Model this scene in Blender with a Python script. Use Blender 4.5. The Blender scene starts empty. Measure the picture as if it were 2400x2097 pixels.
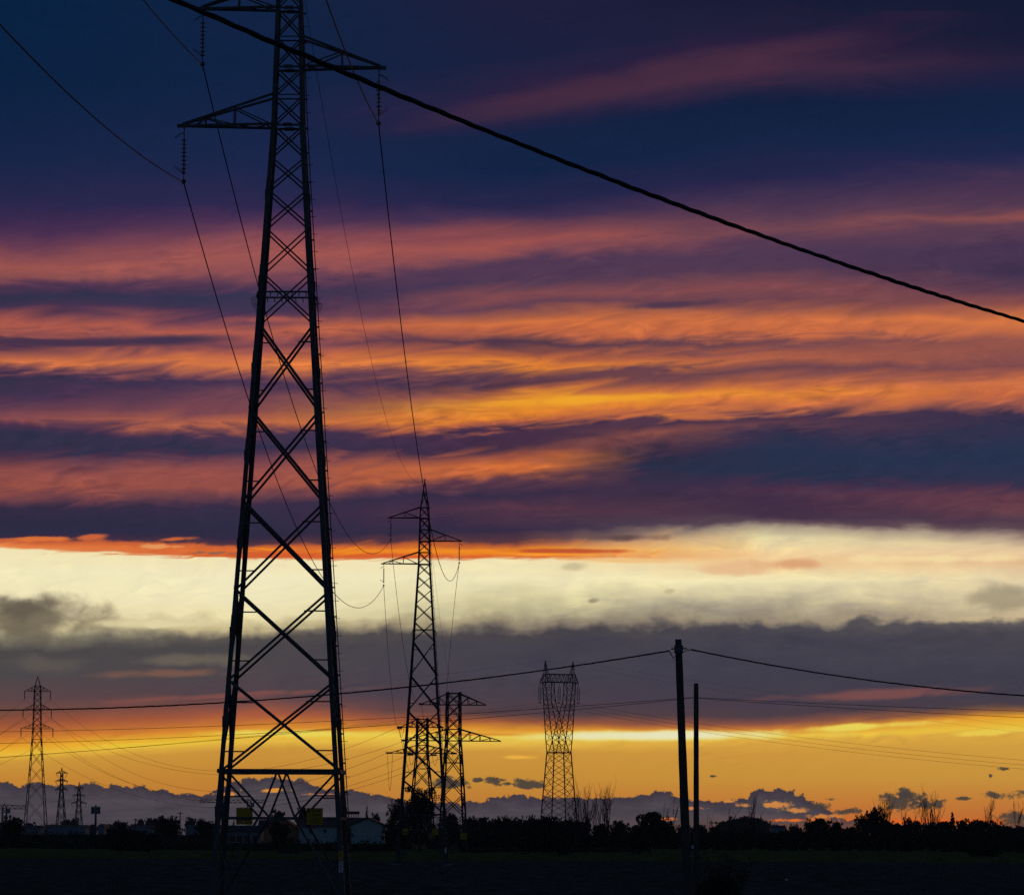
SKY_STRENGTH = 0.06; HAZE = 0.00006
import bpy, bmesh, math, random
from mathutils import Vector, Matrix
S = bpy.context.scene
C = S.collection
# ---------------------------------------------------------------- camera
F = 8040.0            # focal length in units of a 2051-wide picture
HOR = 1684.0          # row of the horizon
EYE = 2.4
TILT = math.atan((HOR - 896.0) / F)
cam_data = bpy.data.cameras.new('camera')
cam = bpy.data.objects.new('camera', cam_data)
C.objects.link(cam)
cam_data.sensor_fit = 'HORIZONTAL'
cam_data.sensor_width = 36.0
cam_data.lens = 36.0 * F / 2051.0
cam_data.clip_start = 0.5
cam_data.clip_end = 60000
cam.location = (0, 0, EYE)
ROLL = math.radians(.25); cr_, sr_ = math.cos(ROLL), math.sin(ROLL)
cam.rotation_euler = (Matrix.Rotation(math.pi / 2 + TILT, 3, 'X') @ Matrix.Rotation(ROLL, 3, 'Z')).to_euler()
S.camera = cam
ct, st = math.cos(TILT), math.sin(TILT)
def ray(px, py):
    x, y = (px - 1025.5) / F, (896.0 - py) / F
    x, y = x * cr_ - y * sr_, x * sr_ + y * cr_
    return Vector((x, ct - y * st, st + y * ct))
def P(px, py, Y):
    """the point at ground distance Y seen in direction (px, py)"""
    d = ray(px, py)
    return Vector((0, 0, EYE)) + d * (Y / d.y)
def azel(px, py):
    d = ray(px, py).normalized()
    return math.atan2(d.x, d.y), math.asin(d.z)
def gz(Y):
    t = min(1, max(0, (Y - 330) / 620)); t = t * t * (3 - 2 * t)
    return 1.35 * t
# ---------------------------------------------------------------- object helpers
def thing(name, label, cat, loc=(0, 0, 0), rz=0, group=None):
    o = bpy.data.objects.new(name, None); C.objects.link(o)
    o.location = loc; o.rotation_euler = (0, 0, rz)
    o.empty_display_size = .5
    o['label'] = label; o['category'] = cat
    if group: o['group'] = group
    return o
def tag(o, label, cat, group=None):
    o['label'] = label; o['category'] = cat
    if group: o['group'] = group
    return o
class MB:
    def __init__(s): s.v = []; s.f = []
    def add(s, vs, fs):
        n = len(s.v); s.v.extend([tuple(v) for v in vs]); s.f.extend([tuple(i + n for i in f) for f in fs])
    def box(s, c, d, rz=0):
        cx, cy, cz = c; a, b, e = d[0] / 2, d[1] / 2, d[2] / 2; k, q = math.cos(rz), math.sin(rz)
        vs = [(cx + x * k - y * q, cy + x * q + y * k, cz + z) for z in (-e, e) for x, y in ((-a, -b), (a, -b), (a, b), (-a, b))]
        s.add(vs, [(3, 2, 1, 0), (4, 5, 6, 7), (0, 1, 5, 4), (1, 2, 6, 5), (2, 3, 7, 6), (3, 0, 4, 7)])
    def bar(s, a, b, w, h=None, n=4, w2=None):
        a, b = Vector(a), Vector(b); d = b - a
        if d.length < 1e-6: return
        d.normalize(); up = Vector((0, 0, 1)) if abs(d.z) < .95 else Vector((0, 1, 0))
        x = d.cross(up).normalized(); y = x.cross(d)
        h = h or w; w2 = w2 or w; k = w2 / w; off = math.pi / 4 if n == 4 else 0; r = .5 / math.cos(math.pi / n) if n == 4 else .5
        vs = []
        for p, q in ((a, 1), (b, k)):
            for i in range(n):
                t = off + 2 * math.pi * i / n
                vs.append(p + x * (math.cos(t) * w * r * q) + y * (math.sin(t) * h * r * q))
        s.add(vs, [tuple(range(n - 1, -1, -1)), tuple(range(n, 2 * n))] + [(i, (i + 1) % n, n + (i + 1) % n, n + i) for i in range(n)])
    def angle(s, a, b, w, inx, iny, t=None):
        """rolled steel angle: two thin flanges meeting along the edge a-b"""
        a, b = Vector(a), Vector(b); t = t or max(.012, w * .12)
        inx, iny = Vector(inx), Vector(iny)
        prof = [(0, 0), (w, 0), (w, t), (t, t), (t, w), (0, w)]
        vs = [p + inx * u + iny * v for p in (a, b) for u, v in prof]
        s.add(vs, [(5, 4, 3, 2, 1, 0), (6, 7, 8, 9, 10, 11)] + [(i, (i + 1) % 6, 6 + (i + 1) % 6, 6 + i) for i in range(6)])
    def tube(s, pts, r, n=6, r2=None):
        pts = [Vector(p) for p in pts]; m = len(pts); vs = []
        for i, p in enumerate(pts):
            d = (pts[min(i + 1, m - 1)] - pts[max(i - 1, 0)]).normalized()
            up = Vector((0, 0, 1)) if abs(d.z) < .95 else Vector((0, 1, 0))
            x = d.cross(up).normalized(); y = x.cross(d)
            rr = r if r2 is None else r + (r2 - r) * i / (m - 1)
            for j in range(n):
                t = 2 * math.pi * j / n; vs.append(p + x * (math.cos(t) * rr) + y * (math.sin(t) * rr))
        fs = [(i * n + j, i * n + (j + 1) % n, (i + 1) * n + (j + 1) % n, (i + 1) * n + j) for i in range(m - 1) for j in range(n)]
        s.add(vs, fs + [tuple(range(n - 1, -1, -1)), tuple(range((m - 1) * n, m * n))])
    def lathe(s, c, prof, n=12):
        vs = [(c[0] + r * math.cos(2 * math.pi * j / n), c[1] + r * math.sin(2 * math.pi * j / n), c[2] + z) for r, z in prof for j in range(n)]
        m = len(prof)
        fs = [(i * n + j, i * n + (j + 1) % n, (i + 1) * n + (j + 1) % n, (i + 1) * n + j) for i in range(m - 1) for j in range(n)]
        s.add(vs, fs + [tuple(range(n - 1, -1, -1)), tuple(range((m - 1) * n, m * n))])
    def build(s, name, mat, parent=None, smooth=False):
        me = bpy.data.meshes.new(name); me.from_pydata(s.v, [], s.f); me.update()
        me.materials.append(mat)
        if smooth: me.polygons.foreach_set('use_smooth', [True] * len(me.polygons))
        o = bpy.data.objects.new(name, me); C.objects.link(o)
        if parent: o.parent = parent
        return o
# ---------------------------------------------------------------- materials
def mat(name, col, rough=.8, metal=0, var=.25, scale=3, bump=0, col2=None, mixscale=.4):
    m = bpy.data.materials.new(name); m.use_nodes = True; nt = m.node_tree; N = nt.nodes; L = nt.links
    b = N['Principled BSDF']; b.inputs['Roughness'].default_value = rough; b.inputs['Metallic'].default_value = metal
    tc = N.new('ShaderNodeTexCoord'); no = N.new('ShaderNodeTexNoise'); no.inputs['Scale'].default_value = scale; no.inputs['Detail'].default_value = 6
    L.new(tc.outputs['Object'], no.inputs['Vector'])
    r = N.new('ShaderNodeValToRGB'); e = r.color_ramp.elements
    lo = [c * (1 - var) for c in col]; hi = [min(1, c * (1 + var)) for c in (col2 or col)]
    e[0].position = .3; e[0].color = (*lo, 1); e[1].position = .7; e[1].color = (*hi, 1)
    L.new(no.outputs['Fac'], r.inputs['Fac']); L.new(r.outputs['Color'], b.inputs['Base Color'])
    if bump:
        bp = N.new('ShaderNodeBump'); bp.inputs['Strength'].default_value = bump; bp.inputs['Distance'].default_value = .1
        L.new(no.outputs['Fac'], bp.inputs['Height']); L.new(bp.outputs['Normal'], b.inputs['Normal'])
    return m
M = dict(
 steel=mat('galvanised_steel', (.12, .12, .125), .8, 0, .3, 2.5),
 steel2=mat('weathered_steel', (.075, .078, .085), .85, 0, .3, 2),
 glass=mat('insulator_glass', (.16, .22, .20), .35, 0, .1),
 wire=mat('aluminium_conductor', (.04, .04, .045), .95, 0, .2),
 cable=mat('black_cable_sheath', (.025, .027, .03), .85, 0, .2, 8),
 wood=mat('creosoted_wood', (.11, .095, .085), .9, 0, .35, 6, .3),
 band=mat('pole_band_metal', (.13, .15, .2), .5, .5, .2),
 yellow=mat('sign_yellow', (.66, .35, .012), .6, 0, .06),
 white=mat('plate_white', (.75, .78, .80), .5, 0, .08),
 orange=mat('plate_orange', (.75, .38, .04), .5, 0, .08),
 black=mat('lettering_black', (.015, .015, .015), .7, 0, .1),
 leaf=mat('dark_foliage', (.045, .055, .030), .9, 0, .5, .6),
 leaf2=mat('autumn_foliage', (.060, .058, .030), .9, 0, .5, .6),
 bark=mat('bark', (.06, .05, .042), .95, 0, .4, 3, .4),
 hedge=mat('hedge_foliage', (.030, .045, .024), .95, 0, .5, .4),
 brick=mat('ochre_render', (.55, .22, .12), .9, 0, .12, .5),
 pale=mat('pale_render', (.55, .62, .62), .85, 0, .12, .3),
 roof=mat('clay_roof', (.16, .07, .06), .9, 0, .25, 1.2),
 dkroof=mat('dark_roof', (.06, .045, .05), .9, 0, .2, 1.2),
 grey=mat('grey_wall', (.28, .27, .30), .9, 0, .15, .3),
 pane=mat('dark_window_pane', (.02, .02, .025), .25, 0, .1),
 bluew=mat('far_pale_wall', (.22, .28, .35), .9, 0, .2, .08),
)
# ---------------------------------------------------------------- sky (world, in azimuth and elevation)
A0 = azel(0, 1000)[0]; A1 = azel(2051, 1000)[0]; VS = 0.25
PXC = [0, 512, 1024, 1536, 2051]
def uv(px, py):
    a, e = azel(px, py); return (a - A0) / (A1 - A0), e / VS
DU = 1 / 2051.0; DV = (uv(1025, 1000)[1] - uv(1025, 1100)[1]) / 100
LV = '''0 0 0 0 0|8,36,72 20,34,74 34,28,66 28,26,60 24,24,58
150 150 110 60 60|12,36,72 18,34,74 30,30,70 42,31,66 28,26,60
260 250 215 135 120|20,36,76 26,34,78 58,40,72 80,48,72 44,36,66
300 290 265 210 190|24,36,78 28,36,80 26,36,74 20,33,68 24,34,72
350 340 340 280 260|34,38,80 34,38,82 20,38,76 26,38,76 22,40,78
410 405 400 350 310|46,40,82 54,43,85 40,40,80 42,40,80 40,44,84
455 445 435 395 360|74,48,86 92,57,90 72,52,86 74,54,86 76,54,86
485 475 462 430 400|104,60,88 138,76,90 140,75,84 95,63,88 92,62,88
530 515 488 462 425|168,90,84 172,92,88 172,88,84 122,74,88 150,84,84
560 548 508 485 450|150,84,85 152,84,90 150,82,88 95,63,90 110,70,88
578 568 530 505 490|90,58,86 108,67,90 92,62,90 88,62,90 82,58,88
600 592 562 540 550|56,46,80 60,50,88 92,64,90 95,64,88 76,56,86
618 620 590 572 585|72,52,84 74,54,88 142,80,86 142,80,85 112,69,86
638 642 610 598 605|150,80,82 125,72,90 112,70,88 120,72,84 150,84,80
652 662 650 640 640|186,95,80 188,97,82 222,118,66 215,115,72 228,125,72
668 676 668 664 665|150,82,82 160,86,86 195,102,72 212,112,72 200,110,76
685 692 688 684 684|76,50,80 142,78,88 88,60,80 128,77,84 165,92,80
702 710 706 702 700|155,86,82 195,102,80 172,92,70 175,95,77 160,90,80
718 730 730 720 718|216,116,72 230,126,72 240,136,55 186,100,75 150,86,82
736 748 750 740 738|125,74,84 155,88,86 118,71,80 120,74,84 142,82,82
752 766 766 756 752|60,46,80 78,55,88 95,62,80 160,90,78 175,95,78
790 790 786 772 768|70,50,84 125,75,88 182,100,70 210,115,70 220,120,75
815 825 806 787 782|110,66,86 140,78,86 250,160,46 238,140,56 208,108,70
832 852 832 806 798|142,78,86 205,110,74 238,138,48 220,120,68 188,100,78
850 862 850 820 812|84,55,84 140,80,80 195,102,68 190,105,75 140,82,82
872 872 866 834 830|54,46,80 78,54,85 80,52,78 86,58,82 70,54,82
900 900 890 850 845|60,48,80 58,48,82 78,52,76 104,66,80 56,50,82
920 925 910 872 880|100,62,80 125,72,84 168,88,70 60,52,82 52,52,84
948 950 930 905 920|155,82,78 165,86,80 226,118,60 46,44,84 44,44,86
975 972 946 950 960|165,86,75 165,86,78 208,108,62 46,44,82 56,48,84
1000 995 962 985 995|112,66,78 120,70,80 108,64,78 86,56,80 116,67,80
1018 1015 985 1005 1025|60,48,74 66,50,78 60,48,78 76,52,78 112,67,80
1045 1050 1012 1030 1048|52,45,74 54,46,76 100,60,78 78,56,78 92,66,84
1065 1075 1060 1040 1062|52,46,76 56,46,74 60,48,76 108,84,92 104,78,88
1076 1088 1083 1052 1080|60,48,74 95,60,72 100,62,70 190,170,145 180,150,135
1081 1094 1091 1072 1098|190,92,62 222,110,58 185,96,58 238,218,172 235,205,165
1090 1106 1102 1095 1110|238,130,72 228,116,54 250,150,42 248,222,172 245,212,168
1094 1116 1114 1115 1125|240,150,90 215,105,60 238,135,55 250,216,162 236,195,152
1098 1119 1118 1135 1140|250,236,188 250,236,190 250,236,188 250,218,165 240,212,168
1140 1160 1160 1160 1158|252,243,200 252,243,203 250,240,196 250,238,190 246,226,180
1180 1200 1195 1190 1190|250,240,196 252,242,200 228,218,172 218,207,170 225,208,170
1215 1235 1225 1220 1218|245,232,188 248,236,186 198,188,150 175,164,142 215,198,160
1250 1255 1248 1243 1238|215,202,160 205,190,145 150,138,118 150,136,120 205,185,150
1280 1272 1268 1256 1250|132,126,108 96,90,86 84,78,82 82,78,86 104,98,98
1305 1290 1290 1280 1265|86,82,82 84,80,82 78,74,84 76,74,86 84,80,88
1350 1345 1340 1350 1330|88,82,84 88,80,84 77,73,86 74,72,86 74,72,86
1395 1385 1395 1400 1385|104,80,82 92,76,84 80,72,84 80,70,84 74,70,84
1420 1408 1425 1432 1405|122,84,76 138,88,82 98,74,78 90,72,80 82,72,82
1450 1430 1445 1448 1418|170,96,65 188,104,70 170,100,66 150,92,78 150,102,70
1478 1455 1462 1460 1432|222,134,56 235,150,55 245,170,55 225,142,64 248,178,52
1495 1470 1476 1475 1455|252,180,48 255,205,62 255,225,95 255,212,78 255,212,72
1510 1483 1490 1484 1466|255,206,68 250,205,78 250,205,85 240,186,76 240,188,76
1526 1500 1506 1510 1490|226,170,68 226,168,68 226,168,70 226,168,70 232,178,74
1560 1550 1560 1560 1560|217,152,60 216,153,62 218,158,64 220,162,67 220,163,70
1630 1630 1630 1630 1630|208,132,55 208,132,58 208,134,60 214,128,60 212,128,60
1684 1684 1684 1684 1684|196,115,50 196,115,50 200,112,52 222,108,48 218,106,48'''
W = bpy.data.worlds.new('World'); S.world = W; W.use_nodes = True
nt = W.node_tree; nt.nodes.clear(); N = nt.nodes; L = nt.links
def sock(i, v):
    if hasattr(v, 'is_linked') or hasattr(v, 'links'): L.new(v, i)
    else: i.default_value = v
def math_(op, a, b=0.0, c=None, clamp=False):
    n = N.new('ShaderNodeMath'); n.operation = op; n.use_clamp = clamp; sock(n.inputs[0], a); sock(n.inputs[1], b)
    if c is not None: sock(n.inputs[2], c)
    return n.outputs[0]
def vmath(op, a, b=(0, 0, 0), c=None):
    n = N.new('ShaderNodeVectorMath'); n.operation = op; sock(n.inputs[0], a)
    if op == 'SCALE': sock(n.inputs[3], b)
    else: sock(n.inputs[1], b)
    if c is not None: sock(n.inputs[2], c)
    return n.outputs['Value'] if op in ('LENGTH', 'DOT_PRODUCT') else n.outputs[0]
def mrange(v, a, b, c=0.0, d=1.0, smooth=False):
    n = N.new('ShaderNodeMapRange'); n.clamp = True
    if smooth: n.interpolation_type = 'SMOOTHSTEP'
    for i, x in enumerate((v, a, b, c, d)): sock(n.inputs[i], x)
    return n.outputs[0]
def mix(f, a, b):
    n = N.new('ShaderNodeMix'); n.data_type = 'RGBA'; sock(n.inputs[0], f); sock(n.inputs[6], a); sock(n.inputs[7], b); return n.outputs[2]
def comb(x, y, z=0.0):
    n = N.new('ShaderNodeCombineXYZ'); sock(n.inputs[0], x); sock(n.inputs[1], y); sock(n.inputs[2], z); return n.outputs[0]
def noise(vec, scale=1.0, detail=4, rough=.55, dist=0):
    n = N.new('ShaderNodeTexNoise'); n.noise_dimensions = '2D'; sock(n.inputs['Vector'], vec); n.inputs['Scale'].default_value = scale
    n.inputs['Detail'].default_value = detail; n.inputs['Roughness'].default_value = rough; n.inputs['Distortion'].default_value = dist
    return math_('SUBTRACT', n.outputs[0], .5)
def ramp(fac, stops, interp='LINEAR'):
    n = N.new('ShaderNodeValToRGB'); cr = n.color_ramp; cr.interpolation = interp
    while len(cr.elements) < len(stops): cr.elements.new(.5)
    for e, (p, c) in zip(cr.elements, stops): e.position = min(1, max(0, p))
    for e, (p, c) in zip(cr.elements, stops): e.color = c
    sock(n.inputs[0], fac); return n.outputs
def rgb(c): return (c[0] / 255, c[1] / 255, c[2] / 255, 1)
tc = N.new('ShaderNodeTexCoord'); sep = N.new('ShaderNodeSeparateXYZ')
dirn = vmath('NORMALIZE', tc.outputs['Generated']); L.new(dirn, sep.inputs[0])
az = math_('ARCTAN2', sep.outputs[0], sep.outputs[1]); el = math_('ARCSINE', sep.outputs[2])
U0 = math_('DIVIDE', math_('SUBTRACT', az, A0), A1 - A0); V0 = math_('DIVIDE', el, VS)
# pixel-like angular unit (1 = 1/2051 of the field)
PX = math_('MULTIPLY', U0, 2051.0); PY = math_('MULTIPLY', V0, -1 / DV)
# amplitudes by elevation: r = long streaks, g = small wisps, b = fluffy
def vy(py): return uv(1025, py)[1]
amp = ramp(V0, [(vy(1684), (0, 0, 0, 1)), (vy(1540), (.05, .05, .0, 1)), (vy(1470), (.25, .35, .02, 1)), (vy(1400), (.4, .3, .15, 1)), (vy(1290), (.3, .3, .7, 1)),
 (vy(1245), (.2, .25, 1, 1)), (vy(1180), (.15, .2, .7, 1)), (vy(1120), (.12, .2, .1, 1)), (vy(1085), (.2, .45, .18, 1)), (vy(1040), (.5, .7, .3, 1)), (vy(950), (.95, 1, .1, 1)),
 (vy(750), (.9, .9, .0, 1)), (vy(600), (.9, .7, .0, 1)), (vy(480), (.9, .5, .0, 1)), (vy(200), (1, .5, 0, 1))])
asep = N.new('ShaderNodeSeparateColor'); L.new(amp[0], asep.inputs[0])
# streaks climb gently to the right
shear2 = math_('MULTIPLY_ADD', PX, .17, PY)
shear3 = math_('MULTIPLY_ADD', PX, .04, PY)
n1 = noise(comb(math_('MULTIPLY', PX, 1 / 330), math_('MULTIPLY', shear3, 1 / 64)), 1, 3, .5, .8)
sw = math_('MULTIPLY_ADD', n1, 95.0, shear2)
n2 = noise(comb(math_('MULTIPLY', PX, 1 / 210), math_('MULTIPLY', sw, 1 / 30)), 1, 4, .45, .5)
n3 = noise(comb(math_('MULTIPLY', PX, 1 / 85), math_('MULTIPLY', PY, 1 / 62)), 1, 5, .5, .1)
n4 = noise(comb(math_('MULTIPLY', PX, 1 / 95), math_('MULTIPLY', sw, 1 / 11)), 1, 4, .6, .5)
d1 = math_('MULTIPLY', math_('MULTIPLY', n1, asep.outputs[0]), 50.0)
d2 = math_('MULTIPLY', math_('MULTIPLY', n2, asep.outputs[1]), 30.0)
d3 = math_('MULTIPLY', math_('MULTIPLY', n3, asep.outputs[2]), 58.0)
d4 = math_('MULTIPLY', math_('MULTIPLY', n4, asep.outputs[1]), 5.0)
n6 = noise(comb(math_('MULTIPLY', PX, 1 / 62), math_('MULTIPLY', sw, 1 / 15)), 1, 4, .5, .1)
pm = mrange(noise(comb(math_('MULTIPLY', PX, 1 / 260), math_('MULTIPLY', PY, 1 / 90), 0), 1, 2, .5, .3), -.06, .14, .25, 1.0, True)
d6 = math_('MULTIPLY', math_('MULTIPLY', math_('MULTIPLY', n6, asep.outputs[1]), pm), 21.0)
dy = math_('ADD', math_('ADD', math_('ADD', d1, d2), d6), math_('ADD', d3, d4))
V = math_('MULTIPLY_ADD', dy, DV, V0)
n5 = noise(comb(math_('MULTIPLY', PX, 1 / 330), math_('MULTIPLY', PY, 1 / 60), 0), 1, 4, .6, .8)
Uw = math_('MULTIPLY_ADD', n5, math_('MULTIPLY', asep.outputs[0], .12), math_('MULTIPLY_ADD', n1, .05, U0))
MID = {'872 872': (845, (84, 56, 78)), '900 900': (868, (150, 84, 76)), '920 925': (890, (108, 66, 76)), '948 950': (915, (54, 46, 74)), '975 972': (937, (50, 46, 78)), '1000 995': (972, (66, 50, 78)), '1018 1015': (990, (72, 52, 76))}
col = None; prev = None
for line in LV.split('\n'):
    ys, cs = line.split('|'); ys = [float(y) for y in ys.split()]; cs = [[float(q) for q in c.split(',')] for c in cs.split()]
    st_ = []
    for px, y, c in zip(PXC, ys, cs):
        u, v = uv(px, y); st_.append((u, (c[0] / 255, c[1] / 255, c[2] / 255, v)))
    for key, (y, c) in MID.items():
        if line.startswith(key): u, v = uv(1290, y); st_.insert(3, (u, (c[0] / 255, c[1] / 255, c[2] / 255, v)))
    o = ramp(Uw if col is None else math_('MULTIPLY_ADD', col, 1e-8, Uw), st_, 'LINEAR')   # tiny term keeps the shader evaluated in order
    if col is None: col = o[0]
    else: col = mix(mrange(V, prev, o[1]), col, o[0])
    prev = o[1]
# light fibrous texture in the lit cloud deck
fib = math_('MULTIPLY', n4, asep.outputs[1]); fib = math_('MULTIPLY_ADD', math_('MULTIPLY', n6, math_('MULTIPLY', asep.outputs[1], pm)), .45, math_('MULTIPLY_ADD', fib, .14, 1.0))
veil = noise(comb(math_('MULTIPLY', PX, 1 / 150), math_('MULTIPLY', PY, 1 / 38)), 1, 6, .6, .3)
fib = math_('MULTIPLY_ADD', math_('MULTIPLY', math_('MULTIPLY', veil, asep.outputs[2]), mrange(U0, .35, .6, .1, 1.0)), .40, fib)
col = vmath('MULTIPLY', col, comb(fib, fib, math_('MULTIPLY_ADD', math_('SUBTRACT', fib, 1.0), .5, 1.0)))
def blob(col, px, py, rx, ry, c, soft=.8, na=.5, slope=0.0, nz=None, fac=1.0):
    u, v = uv(px, py)
    uu = math_('MULTIPLY', math_('SUBTRACT', math_('MULTIPLY_ADD', col, 1e-8, U0), u), 1 / (rx * DU))
    vv = math_('MULTIPLY_ADD', uu, 1e-9, V0); vv = math_('SUBTRACT', vv, v)
    if slope: vv = math_('MULTIPLY_ADD', math_('SUBTRACT', U0, u), -slope * DV / DU, vv)
    d = vmath('LENGTH', comb(uu, math_('MULTIPLY', vv, 1 / (ry * DV))))
    d = math_('MULTIPLY_ADD', n3 if nz is None else nz, na * 2.2, d)
    return mix(mrange(d, 1.0 + soft * .3, 1.0 - soft * .7, 0.0, fac, True), col, rgb(c))
# thin soft veils and bright breaks in the deck
for a in [(1300, 160, 520, 36, (92, 54, 72), 1, .45, .21, n1, .5), (60, 1236, 150, 44, (124, 113, 94), 1, .8, 0, None, .9), (40, 1215, 70, 22, (104, 96, 84), 1, .9, 0, None, .7), (330, 1250, 130, 10, (235, 222, 175), 1, 1.2),
          (320, 1349, 120, 9, (158, 108, 86), 1, .9, .03, n2, .6), (380, 1320, 110, 13, (138, 126, 104), 1, .9, .02, None, .55), (90, 1330, 80, 20, (132, 122, 104), 1, .7, 0, None, .35), (470, 1392, 260, 6, (160, 94, 82), 1, .8, .06, n2, .6),
          (1745, 1391, 190, 10, (150, 92, 88), 1, .7, .05, n2, .75), (2010, 1196, 100, 24, (168, 156, 128), 1, .9, .06, None, .7), (1590, 1128, 70, 12, (226, 166, 122), 1, .9, 0, None, .8),
          (1480, 1138, 95, 14, (240, 190, 142), 1, .9, 0, None, .7), (1850, 1118, 200, 9, (252, 226, 172), 1, 1), (1150, 1133, 28, 9, (205, 190, 152), 1, 1.1, .05, None, .7), (1260, 1122, 90, 6, (250, 205, 140), 1, .8),
          (1188, 1203, 16, 6, (150, 138, 114), 1, 1.3, .1, n3, .7), (1343, 1183, 12, 5, (190, 175, 138), 1, 1.2, .1, None, .5),
          (700, 1112, 470, 9, (222, 102, 50), .9, .9, 0, n4, .8), (880, 1104, 330, 7, (250, 150, 40), .9, 1.4, 0, n4, .9), (1130, 1103, 140, 6, (205, 96, 55), .8, .5), (1090, 1110, 130, 3, (255, 165, 50), 1, .8),
          (1240, 1076, 85, 9, (112, 84, 82), 1, .8), (70, 1079, 90, 5, (232, 122, 64), .9, 1.3, .02), (180, 1075, 30, 5, (215, 108, 66), 1, 1.2, .1), (345, 1080, 40, 4, (215, 108, 64), 1, 1.2, .08),
          (320, 1094, 60, 4, (240, 160, 100), .9, 1.6, 0, n4), (430, 1107, 50, 3, (150, 110, 90), 1, 1.6, 0, n4),
          (1330, 1473, 300, 11, (255, 238, 130), 1, .5, .01), (1310, 1472, 235, 10, (255, 250, 205), 1, .3, .012), (620, 1469, 210, 8, (255, 232, 100), 1, .5), (300, 1490, 150, 6, (255, 214, 66), 1, .6, .06),
          (1720, 1455, 170, 7, (255, 232, 100), 1, .8, .06), (1980, 1466, 90, 6, (255, 222, 90), 1, .8, .08), (1037, 1516, 38, 4, (255, 196, 76), 1, .6), (960, 1470, 90, 4, (240, 160, 60), 1, .6),
          (1750, 1644, 420, 6, (240, 118, 42), 1, .4), (1420, 1643, 70, 4, (250, 130, 50), .8, 1.2), (330, 681, 150, 11, (76, 56, 82), 1, .5, .04, n1), (90, 685, 190, 9, (80, 56, 82), 1, .5, 0, n1),
          (560, 640, 90, 8, (175, 92, 84), 1, .8), (1340, 610, 130, 8, (92, 62, 84), 1, .8, .05), (1270, 845, 60, 8, (92, 60, 80), 1, 1, .1), (1180, 800, 190, 10, (252, 170, 46), 1, .5, .05)]:
    col = blob(col, *a)
# cumulus bank low on the horizon
tops = [(-60, 1562), (0, 1562), (40, 1575), (60, 1568), (230, 1571), (360, 1588), (400, 1596), (425, 1584), (500, 1556), (610, 1560), (635, 1577),
        (760, 1590), (820, 1606), (940, 1607), (1000, 1594), (1160, 1598), (1240, 1596), (1312, 1585), (1340, 1584), (1362, 1597), (1420, 1601), (1452, 1611), (1466, 1598), (1500, 1596), (1520, 1580), (1560, 1579), (1600, 1587), (1622, 1603), (1668, 1626), (1700, 1642), (1800, 1650), (2051, 1650)]
tr = ramp(U0, [((uv(p, y)[0]), (0, 0, 0, uv(p, y)[1])) for p, y in tops[1:]], 'LINEAR')
lump = noise(comb(math_('MULTIPLY', PX, 1 / 34), math_('MULTIPLY', PY, 1 / 26)), 1, 8, .62, .2)
bankd = math_('SUBTRACT', math_('MULTIPLY_ADD', math_('MULTIPLY_ADD', noise(comb(math_('MULTIPLY', PX, 1 / 15), math_('MULTIPLY', PY, 1 / 12)), 1, 5, .6, .2), .35, lump), 34 * DV, tr[1]), V0)
l2 = noise(comb(math_('MULTIPLY', PX, 1 / 13), math_('MULTIPLY', PY, 1 / 9)), 1, 5, .6, .3)
rag = math_('MULTIPLY_ADD', l2, .55, math_('MULTIPLY', lump, 1.05))
bshade = noise(comb(math_('MULTIPLY', PX, 1 / 120), math_('MULTIPLY', PY, 1 / 22)), 1, 6, .6, .4)
bankc = mix(mrange(bankd, 0.0, 26 * DV), rgb((74, 64, 74)), mix(mrange(bshade, -.2, .2), rgb((78, 72, 80)), rgb((98, 89, 96))))
bankc = mix(mrange(V0, vy(1668), vy(1625)), mix(mrange(U0, .55, .8), rgb((84, 77, 86)), rgb((150, 96, 70))), bankc)
col = mix(mrange(bankd, -1.5 * DV, 2.2 * DV, 0.0, 1.0, True), col, bankc)
for a in [(545, 1582, 34, 4, (236, 160, 70)), (450, 1590, 22, 4, (222, 150, 76)), (1385, 1618, 26, 3, (225, 140, 80)), (1340, 1640, 14, 3, (225, 130, 80)), (640, 1590, 30, 2.5, (190, 130, 85)), (1552, 1611, 30, 7, (226, 150, 78)), (1492, 1612, 16, 4, (210, 140, 80)), (1598, 1622, 26, 5, (222, 146, 76)), (1645, 1634, 36, 5, (225, 140, 70)), (1600, 1642, 60, 3, (240, 125, 50)), (1462, 1604, 10, 4, (225, 150, 75))]:
    col = blob(col, *a, .8, 1.4, 0, rag)
G1 = (80, 72, 68)
for a in [(992, 1563, 17, 8), (1013, 1569, 12, 4), (955, 1562, 10, 4), (1058, 1571, 30, 9), (895, 1567, 44, 10), (1000, 1636, 8, 3), (1640, 1615, 26, 8), (1665, 1600, 10, 4), (1810, 1606, 40, 17), (1812, 1590, 16, 14), (1858, 1610, 34, 9), (1700, 1624, 30, 6), (1932, 1598, 12, 3), (1988, 1592, 22, 6), (2014, 1539, 10, 3), (2040, 1590, 16, 8),
          (1984, 1553, 3, 3), (1430, 1554, 6, 2.5), (2045, 1640, 50, 12)]:
    col = blob(col, *a, G1, .75, 1.35, 0, rag, .88)
g1 = N.new('ShaderNodeGamma'); L.new(col, g1.inputs[0]); g1.inputs[1].default_value = 1.07
sc_ = N.new('ShaderNodeSeparateColor'); L.new(g1.outputs[0], sc_.inputs[0])
col = comb(math_('MULTIPLY', sc_.outputs[0], mrange(V0, vy(1110), vy(1075), 1.0, .965)), math_('MAXIMUM', sc_.outputs[1], math_('MULTIPLY', sc_.outputs[2], mrange(V0, vy(430), vy(560), .50, .64))), sc_.outputs[2])
hs = N.new('ShaderNodeHueSaturation'); L.new(col, hs.inputs['Color']); L.new(mrange(V0, vy(1085), vy(1040), 1.0, .98), hs.inputs['Saturation']); col = hs.outputs[0]
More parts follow.
